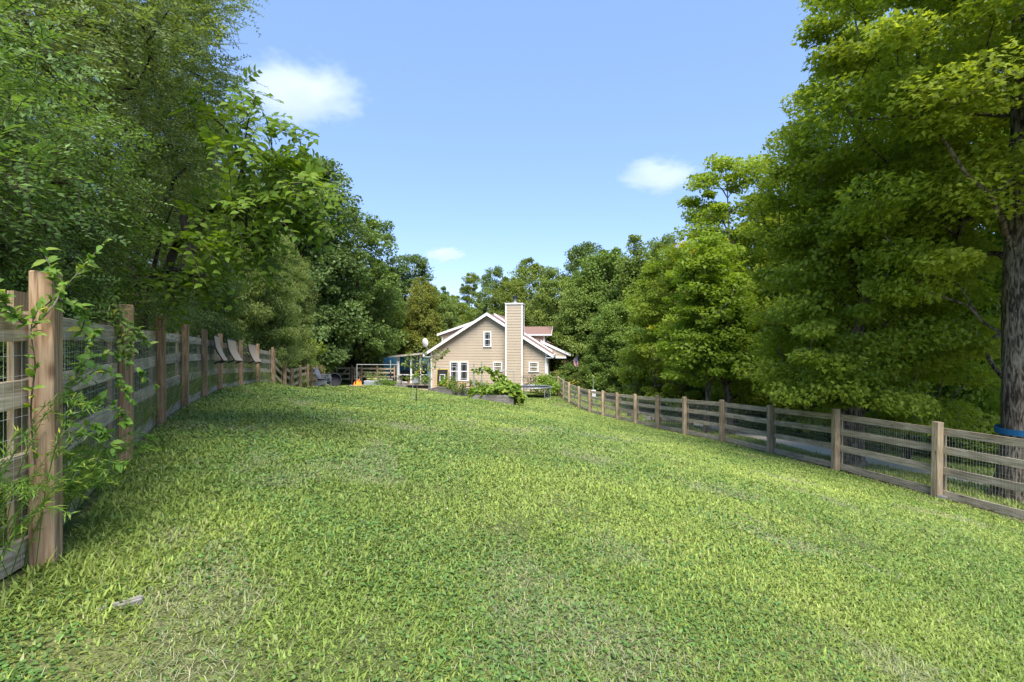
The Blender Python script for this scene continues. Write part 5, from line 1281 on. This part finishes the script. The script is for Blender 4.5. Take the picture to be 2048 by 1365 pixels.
# honeysuckle on the near post and weeds through the wire
def vine(name, label, stems, mat, nl, L_, W_, seed, tint=(1, 1, 1)):
    root = empty(name, stems[0][0]); tag(root, label, 'vine', 'vines on the near fence'); O = np.array(stems[0][0]); rg = np.random.default_rng(seed)
    m = MB(); P_ = []; D_ = []
    for st in stems:
        c = smooth_path(np.array(st)-O, 24); m.tube([tuple(q) for q in c], [.004]*12+[.003]*12, 5)
        for k in range(nl):
            t = rg.random()**.9*23; i = int(min(22, t)); q = c[i]+(c[i+1]-c[i])*(t-i); P_.append(q); D_.append((c[i+1]-c[i])/max(1e-6, np.linalg.norm(c[i+1]-c[i])))
    P_ = np.array(P_); D_ = np.array(D_); n = len(P_)
    d = unit(D_*.35+rg.normal(0, .6, (n, 3))+[.25, -.25, -.1]); nn = unit(np.array([.3, -.45, .8])+rg.normal(0, .45, (n, 3)))
    sz = 1+.3*rg.normal(0, 1, n).clip(-1.6, 2)
    lv = leaves(P_, d, nn, L_*sz, W_*sz, OVAL, np.clip(rg.normal(.5, .28, n), 0, 1))
    m.build('stems', M['bark'], root); o = link('foliage', np_mesh('foliage', lv[0], [lv[1]], {'rnd': lv[2]}), M[mat], root); o.color = (*tint, 1)
    return root
def pt(px, py, Y): return ((px-1024)/1024*Y, Y, -(py-682)/1024*Y)
vine('honeysuckle_vine', 'honeysuckle climbing the nearest post with bright shoots above it', [
 [pt(70, 930, 2.52), pt(62, 820, 2.50), pt(70, 730, 2.48), pt(62, 660, 2.46), pt(75, 620, 2.46)],
 [pt(60, 660, 2.5), pt(100, 620, 2.5), pt(130, 575, 2.55), pt(170, 530, 2.6), pt(214, 478, 2.62)],
 [pt(50, 650, 2.5), pt(20, 620, 2.45), pt(0, 590, 2.4), pt(-20, 560, 2.4)],
 [pt(80, 620, 2.55), pt(110, 590, 2.6), pt(105, 545, 2.6), pt(85, 500, 2.62)],
 [pt(110, 600, 2.6), pt(150, 610, 2.7), pt(170, 630, 2.75), pt(160, 670, 2.8)]], 'vine', 44, .047, .023, 5)
vine('honeysuckle_vine', 'trailing vine through the wire between the first two posts', [
 [pt(115, 850, 2.75), pt(150, 760, 2.9), pt(190, 710, 3.0), pt(250, 720, 3.2), pt(315, 775, 3.3)],
 [pt(150, 770, 2.9), pt(200, 740, 3.0), pt(240, 760, 3.1), pt(262, 800, 3.1)],
 [pt(120, 830, 2.8), pt(165, 720, 3.0), pt(180, 680, 3.2), pt(190, 660, 3.3)],
 [pt(130, 860, 2.8), pt(190, 800, 3.0), pt(235, 820, 3.1), pt(255, 850, 3.1)],
 [pt(130, 900, 2.8), pt(180, 850, 2.95), pt(215, 870, 3.0), pt(235, 930, 3.0)]], 'vine', 46, .042, .025, 6, (.8, .92, .8))
vine('honeysuckle_vine', 'shaded leafy vine hanging over the second post', [
 [pt(225, 590, 4.75), pt(245, 640, 4.7), pt(262, 690, 4.65), pt(255, 730, 4.6)],
 [pt(235, 630, 4.75), pt(270, 660, 4.8), pt(300, 690, 5.0)],
 [pt(215, 620, 4.8), pt(240, 670, 4.72), pt(250, 720, 4.7)]], 'fine', 90, .055, .026, 7, (1.1, 1.2, .9))
def weed(name, label, base, n, h, spread, seed, mat='vine', L_=.045, W_=.006, tint=(1, 1, 1)):
    """arching thin stems set with fine needle leaves"""
    root = empty(name, base); tag(root, label, 'weed', 'fine-leaved weeds at the near fence'); rg = np.random.default_rng(seed); m = MB(); P_ = []; D_ = []
    for k in range(n):
        a = rg.uniform(-2.6, 1.2); hh = h*rg.uniform(.5, 1.1); r_ = spread*rg.uniform(.3, 1.1); b0 = np.array([rg.normal(0, .08), rg.normal(0, .1), 0])
        c = smooth_path([b0, b0+[r_*.25*math.cos(a), r_*.25*math.sin(a), hh*.55], b0+[r_*.7*math.cos(a), r_*.7*math.sin(a), hh*.95], b0+[r_*1.1*math.cos(a), r_*1.1*math.sin(a), hh*.9]], 20)
        m.tube([tuple(q) for q in c], [.003]*10+[.0015]*10, 4)
        for j in range(75):
            t = 4+rg.random()*14.9; i = int(t); P_.append(c[i]+(c[i+1]-c[i])*(t-i)); D_.append(c[i+1]-c[i])
    P_ = np.array(P_); D_ = unit(np.array(D_)); q = len(P_); d = unit(D_*.7+rg.normal(0, .7, (q, 3)))
    lv = leaves(P_, d, rg.normal(0, 1, (q, 3))+[0, 0, .8], L_*(.6+.8*rg.random(q)), W_*(.7+.6*rg.random(q)), KITE, rg.random(q))
    m.build('stems', M['vine'], root); o = link('foliage', np_mesh('foliage', lv[0], [lv[1]], {'rnd': lv[2]}), M[mat], root); o.color = (*tint, 1)
zb = lambda a, b_: (a, b_, z1(a, b_)-.02)
weed('feathery_weed', 'feathery light weed in front of the wire at the photo edge', zb(-2.5, 2.42), 42, .85, .5, 1)
weed('feathery_weed', 'feathery weed at the foot of the nearest post', zb(-2.62, 2.72), 24, .45, .35, 2, tint=(1.1, 1.05, .8))
weed('feathery_weed', 'yellow-green weed bush leaning through the wire past the nearest post', zb(-2.8, 3.1), 38, .6, .36, 3, tint=(.95, 1.0, .7))
weed('feathery_weed', 'dark weed clump along the bottom board toward the second post', zb(-3.15, 3.75), 20, .5, .4, 4, tint=(.7, .85, .7))
# cloud puffs, far outside the valley
def cloud(px, py, Yd, w, h, seed, label, dens):
    X = (px-1024)/1024*Yd; zc = -(py-682)/1024*Yd; W_c = w/1024*Yd; H_c = h/1024*Yd
    m = MB(); nn_ = 14; 
    bm = bmesh.new(); bmesh.ops.create_icosphere(bm, subdivisions=3, radius=1.0); me = bpy.data.meshes.new('cloud'); bm.to_mesh(me); bm.free()
    o = link('cloud', me, None, None, (X, Yd, zc)); o.scale = (W_c*.5, W_c*.35, H_c*.5)
    mt = bpy.data.materials.new('cloud_vapour'); mt.use_nodes = True; N, L = mt.node_tree.nodes, mt.node_tree.links
    N.remove(N['Principled BSDF']); pv = N.new('ShaderNodeVolumePrincipled'); pv.inputs['Color'].default_value = (1, .985, .99, 1); pv.inputs['Anisotropy'].default_value = .2
    tc = N.new('ShaderNodeTexCoord'); ln_ = N.new('ShaderNodeVectorMath'); ln_.operation = 'LENGTH'; L.new(tc.outputs['Object'], ln_.inputs[0])
    nz = N.new('ShaderNodeTexNoise'); nz.noise_dimensions = '4D'; nz.inputs['W'].default_value = seed; nz.inputs['Scale'].default_value = 2.3; nz.inputs['Detail'].default_value = 9; nz.inputs['Roughness'].default_value = .66; L.new(tc.outputs['Object'], nz.inputs['Vector'])
    s1 = N.new('ShaderNodeMath'); s1.operation = 'MULTIPLY_ADD'; s1.inputs[1].default_value = -.62; s1.inputs[2].default_value = -.02; L.new(ln_.outputs['Value'], s1.inputs[0])
    s2 = N.new('ShaderNodeMath'); s2.operation = 'ADD'; L.new(s1.outputs[0], s2.inputs[0]); L.new(nz.outputs['Fac'], s2.inputs[1])
    s3 = N.new('ShaderNodeMapRange'); s3.inputs[1].default_value = .02; s3.inputs[2].default_value = .2; s3.inputs[3].default_value = 0; s3.inputs[4].default_value = dens/(W_c*.35); L.new(s2.outputs[0], s3.inputs[0])
    L.new(s3.outputs[0], pv.inputs['Density']); L.new(pv.outputs[0], N['Material Output'].inputs['Volume']); me.materials.append(mt)
    tag(o, label, 'cloud', 'small fair-weather clouds')
cloud(598, 188, 1500, 345, 160, 1.3, 'white cloud beside the bright large-leaved boughs, biggest of three', 1.1)
cloud(1318, 352, 1700, 215, 95, 4.1, 'small oval white cloud over the pointed tree', .9)
cloud(890, 509, 2000, 110, 44, 7.7, 'faint pinkish cloudlet low above the gable', .8)
# ------------------------------------------------------------------ grass
def blades(P, L_, W_g, lean, az, col, segs=2):
    """bent grass blades: (n) arrays -> quads + tip"""
    n = len(P); d = np.stack([np.cos(az), np.sin(az), 0*az], -1); s = np.stack([-np.sin(az), np.cos(az), 0*az], -1)
    upv = np.array([0, 0, 1.])
    h1 = .55*L_; a1 = lean*.7; a2 = np.minimum(lean*1.35, 1.75)
    p1 = P+d*(h1*np.sin(a1))[:, None]+upv*(h1*np.cos(a1))[:, None]
    p2 = p1+d*(.5*L_*np.sin(a2))[:, None]+upv*(.5*L_*np.cos(a2))[:, None]
    w = W_g[:, None]*.5
    V = np.stack([P-s*w*.7, P+s*w*.7, p1+s*w, p1-s*w, p2], 1).reshape(-1, 3)
    b = np.arange(n)[:, None]*5
    return V, b+np.array([[0, 1, 2, 3]]), b+np.array([[3, 2, 4]]), col
rng = np.random.default_rng(77)
def lawn_left(y): return np.interp(y, [p[1] for p in LEFT]+[p[1] for p in BACK], [p[0] for p in LEFT]+[p[0] for p in BACK])
def lawn_right(y): return np.interp(y, [p[1] for p in RIGHT], [p[0] for p in RIGHT])
def mixc(a, b, t): return a*(1-t[:, None])+b*t[:, None]
VS, F4, F3, CS = [], [], [], []; nb = 0
def add_blades(res):
    global nb
    V, f4, f3, c = res; VS.append(V); F4.append(f4+nb); F3.append(f3+nb); CS.append(c); nb += len(V)
edges = [1.7, 2.3, 3, 3.9, 5, 6.5, 8.5, 11, 14.5, 19, 25, 33, 44]
GA = np.array([.275, .36, .068]); GB = np.array([.17, .255, .05]); GC = np.array([.41, .455, .11]); GD = np.array([.37, .345, .19]); GE = np.array([.26, .31, .165]); GF = np.array([.24, .17, .10])
for a, b_ in zip(edges[:-1], edges[1:]):
    ym = (a+b_)/2; s = max(1.0, (ym/2.6))**.82
    xm0 = max(-1.06*b_-2.6, -16); xm1 = min(1.06*b_+3.2, 10.5)
    dens = 17500/s**1.75; n = int((xm1-xm0)*(b_-a)*dens)
    x = rng.uniform(xm0, xm1, n); y = rng.uniform(a, b_, n)
    ll = lawn_left(y); lr = lawn_right(y); keep = (x > ll+.02) & (x < lr-.02) & (np.abs(x) < 1.06*y+3.0)
    # sparse along the right fence's bare strip and inside bare spots
    bare = fbm(x*1.6, y*1.1, 91); near_r = np.clip(1-(lr-x)/.35, 0, 1)
    keep &= rng.random(n) > np.clip((bare-.74)*9, 0, .35)*(y > 4)
    keep &= rng.random(n) > near_r*.75
    hx = (x-HO[0])*HC-(y-HO[1])*HS; hy = (x-HO[0])*HS+(y-HO[1])*HC
    keep &= ~((hy > -4.1) & (hx > -1.2) & (hx < 4.6)) & ~(hy > -.2)
    x = x[keep]; y = y[keep]; n = len(x); near_r = near_r[keep]; nl = np.clip(1-(x-lawn_left(y))/1.2, 0, 1)
    z = Z(x, y)
    p1 = fbm(x*.55, y*.35, 3); p2 = fbm(x*2.2, y*1.6, 9); dry = fbm(x*1.15+y*.3, y*.8, 23, 4); clov = fbm(x*.8, y*.8, 41)
    c = mixc(np.broadcast_to(GB, (n, 3)), np.broadcast_to(GA, (n, 3)), np.clip((p1-.3)*2.2+rng.normal(0, .18, n), 0, 1))
    c = mixc(c, np.broadcast_to(GC, (n, 3)), np.clip((p2-.42)*1.5+rng.normal(0, .2, n), 0, .85)*np.clip(.36+.07*x+.03*y, .2, 1))  # sunlit yellow-green toward the right is put into the blade colour
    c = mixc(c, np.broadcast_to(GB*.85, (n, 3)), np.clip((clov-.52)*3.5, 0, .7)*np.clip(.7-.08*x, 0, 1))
    dm = np.clip((dry-.68)*9, 0, 1)*(rng.random(n) < .8)
    c = mixc(c, np.where((rng.random(n) < .55)[:, None], GD, GE), dm*.7)
    c = mixc(c, np.broadcast_to(GD*.9, (n, 3)), (rng.random(n) < .035)*.8)
    c = mixc(c, np.broadcast_to(GF, (n, 3)), near_r*.7*(rng.random(n) < .7))
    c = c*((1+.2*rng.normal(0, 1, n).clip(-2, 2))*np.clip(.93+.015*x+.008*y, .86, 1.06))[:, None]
    L_ = .032*s**.25*(.55+.8*rng.random(n))*np.where(rng.random(n) < .07/s, 1.6, 1)*(.7+.75*fbm(x*3.1, y*3.1, 71))*(1-.1*dm)*(1+.7*nl*(rng.random(n) < .4))*(1+.5*(fbm(x*1.1, y*1.1, 66)-.5))
    Wg = .0066*s**.85*(.6+.8*rng.random(n))*np.where(rng.random(n) < .5, 1, 1.35)*(1-.2*dm)
    lean = np.clip(rng.normal(.95, .28, n)+dm*.45, .1, 1.35); az = rng.random(n)*6.283
    add_blades(blades(np.stack([x, y, z-.006], -1), L_, Wg, lean, az, np.concatenate([c.clip(.01, .8), np.ones((n, 1))], 1)))
def grassmat():
    m, N, L, b = newmat('grass_blades')
    at_ = N.new('ShaderNodeAttribute'); at_.attribute_name = 'tone'
    L.new(at_.outputs['Color'], b.inputs['Base Color']); b.inputs['Roughness'].default_value = .5; b.inputs['Specular IOR Level'].default_value = .3
    tr = N.new('ShaderNodeBsdfTranslucent'); L.new(at_.outputs['Color'], tr.inputs['Color'])
    ms = N.new('ShaderNodeMixShader'); ms.inputs[0].default_value = .3; L.new(b.outputs[0], ms.inputs[1]); L.new(tr.outputs[0], ms.inputs[2]); L.new(ms.outputs[0], N['Material Output'].inputs['Surface'])
    return m
M['grass'] = grassmat()
def grass_obj(name):
    global VS, F4, F3, CS, nb
    cc = np.concatenate(CS); o = link(name, np_mesh(name, np.concatenate(VS), [np.concatenate(F4), np.concatenate(F3)], {'tone': np.concatenate([cc, cc])}), M['grass'])
    VS, F4, F3, CS = [], [], [], []; nb = 0
    return tag(o, kind='stuff')
# clover and broad weed leaves low in the turf, dry clippings on top of it
nw = 150000; y = 1.8+15*rng.random(nw)**1.7; x = rng.uniform(-1.05, 1.05, nw)*(y+1); cl_ = fbm(x*.9, y*.9, 141)
k = (x > lawn_left(y)+.03) & (x < lawn_right(y)-.1) & (rng.random(nw) < np.clip((cl_-.42)*4, .05, 1)*np.clip(.75-.09*x, .12, 1)); x = x[k]; y = y[k]; n = len(x)
s = np.maximum(1, y/3)**.7; dd_ = rng.normal(0, 1, (n, 3)); dd_[:, 2] *= .25
c = (GB*np.array([.62, .82, .95]))[None]*(1+.22*rng.normal(0, 1, n).clip(-2, 2))[:, None]+rng.random((n, 1))*.04*np.array([1, 1, .3])
lv_ = leaves(np.stack([x, y, Z(x, y)+.012+.016*rng.random(n)], -1), dd_, np.array([0, 0, 1.])+rng.normal(0, .3, (n, 3)), .021*s*(.6+.8*rng.random(n)), .017*s, OVAL, None)
WEED = (lv_[0], lv_[1], np.concatenate([c.clip(.01, .8), np.ones((n, 1))], 1))
nd = 90000; y = 1.8+11*rng.random(nd)**1.6; x = rng.uniform(-1.05, 1.05, nd)*(y+1); dry = fbm(x*1.15+y*.3, y*.8, 23, 4)
k = (x > lawn_left(y)+.03) & (x < lawn_right(y)-.05) & (rng.random(nd) < np.clip((dry-.61)*7, .02, .8)); x = x[k]; y = y[k]; n = len(x); s = np.maximum(1, y/3)**.6
c = np.where((rng.random(n) < .6)[:, None], GD, GE)*(1+.25*rng.normal(0, 1, n).clip(-2, 2))[:, None]
add_blades(blades(np.stack([x, y, Z(x, y)+.008+.014*rng.random(n)], -1), .06*s*(.4+.9*rng.random(n)), .0028*s, rng.uniform(1.25, 1.65, n), rng.random(n)*6.283, np.concatenate([c.clip(.01, .8), np.ones((n, 1))], 1)))
grass_obj('lawn_grass')
tag(link('lawn_clover', np_mesh('lawn_clover', WEED[0], [WEED[1]], {'tone': WEED[2]}), M['grass']), kind='stuff')
# verge beyond the driveway fence and in the far yard: coarser blades
for (x0, x1, y0_, y1_, dn, s) in ((7, 14.5, 1.5, 20, 1100, 2.4), (4, 14, 20, 48, 480, 3.6), (-24, -9, 18, 48, 170, 4.5)):
    n = int((x1-x0)*(y1_-y0_)*dn); x = rng.uniform(x0, x1, n); y = rng.uniform(y0_, y1_, n)
    dr = np.interp(y, [5, 8.5, 11.4, 14, 18, 22.5, 26, 33, 41, 50], [13.5, 11.9, 10.9, 10, 9.75, 9.2, 8.6, 8.4, 9.2, 12])
    keep = ((x > lawn_right(y)+.12) & (np.abs(x-dr) > 1.0)) if x0 > 0 else (x < lawn_left(y)-.1)
    x = x[keep]; y = y[keep]; n = len(x); p1 = fbm(x*.5, y*.5, 13)
    c = mixc(np.broadcast_to(GB, (n, 3)), np.broadcast_to(GC if x0 < 0 else GC*1.15, (n, 3)), np.clip(p1+rng.normal(0, .2, n), 0, 1))*(1+.15*rng.normal(0, 1, n).clip(-2, 2))[:, None]  # verge colour raised so the strip reads as sunlit
    k = 1 if x0 > 0 else 2.8
    add_blades(blades(np.stack([x, y, Z(x, y)-.005], -1), .055*s**.8*k*(.6+.8*rng.random(n)), .008*s*(.6+.8*rng.random(n)), np.clip(rng.normal(.65, .3, n), .1, 1.3), rng.random(n)*6.283, np.concatenate([c.clip(.01, .8), np.ones((n, 1))], 1)))
grass_obj('verge_grass')
# tall weeds behind and through the near fence
n = 52000; y = rng.uniform(.8, 24, n)**1.0; x = lawn_left(y)-.08-np.abs(rng.normal(0, 1, n))*(.5+.12*y)
z = Z(x, y); s = np.clip(y/4, 1, 3)
c = mixc(np.broadcast_to(GB*1.0, (n, 3)), np.broadcast_to(GC*.95, (n, 3)), np.clip(fbm(x, y, 4)+rng.normal(0, .25, n), 0, 1))
hgt = (.28+.5*fbm(x*.9, y*.9, 8))*np.where(y < 4, .95, 1)
add_blades(blades(np.stack([x, y, z-.01], -1), hgt*(.5+.8*rng.random(n)), .0065*s*(.6+.9*rng.random(n)), np.clip(rng.normal(.4, .28, n), .05, 1.2), rng.random(n)*6.283, np.concatenate([c.clip(.01, .8), np.ones((n, 1))], 1)))
grass_obj('tall_weeds')
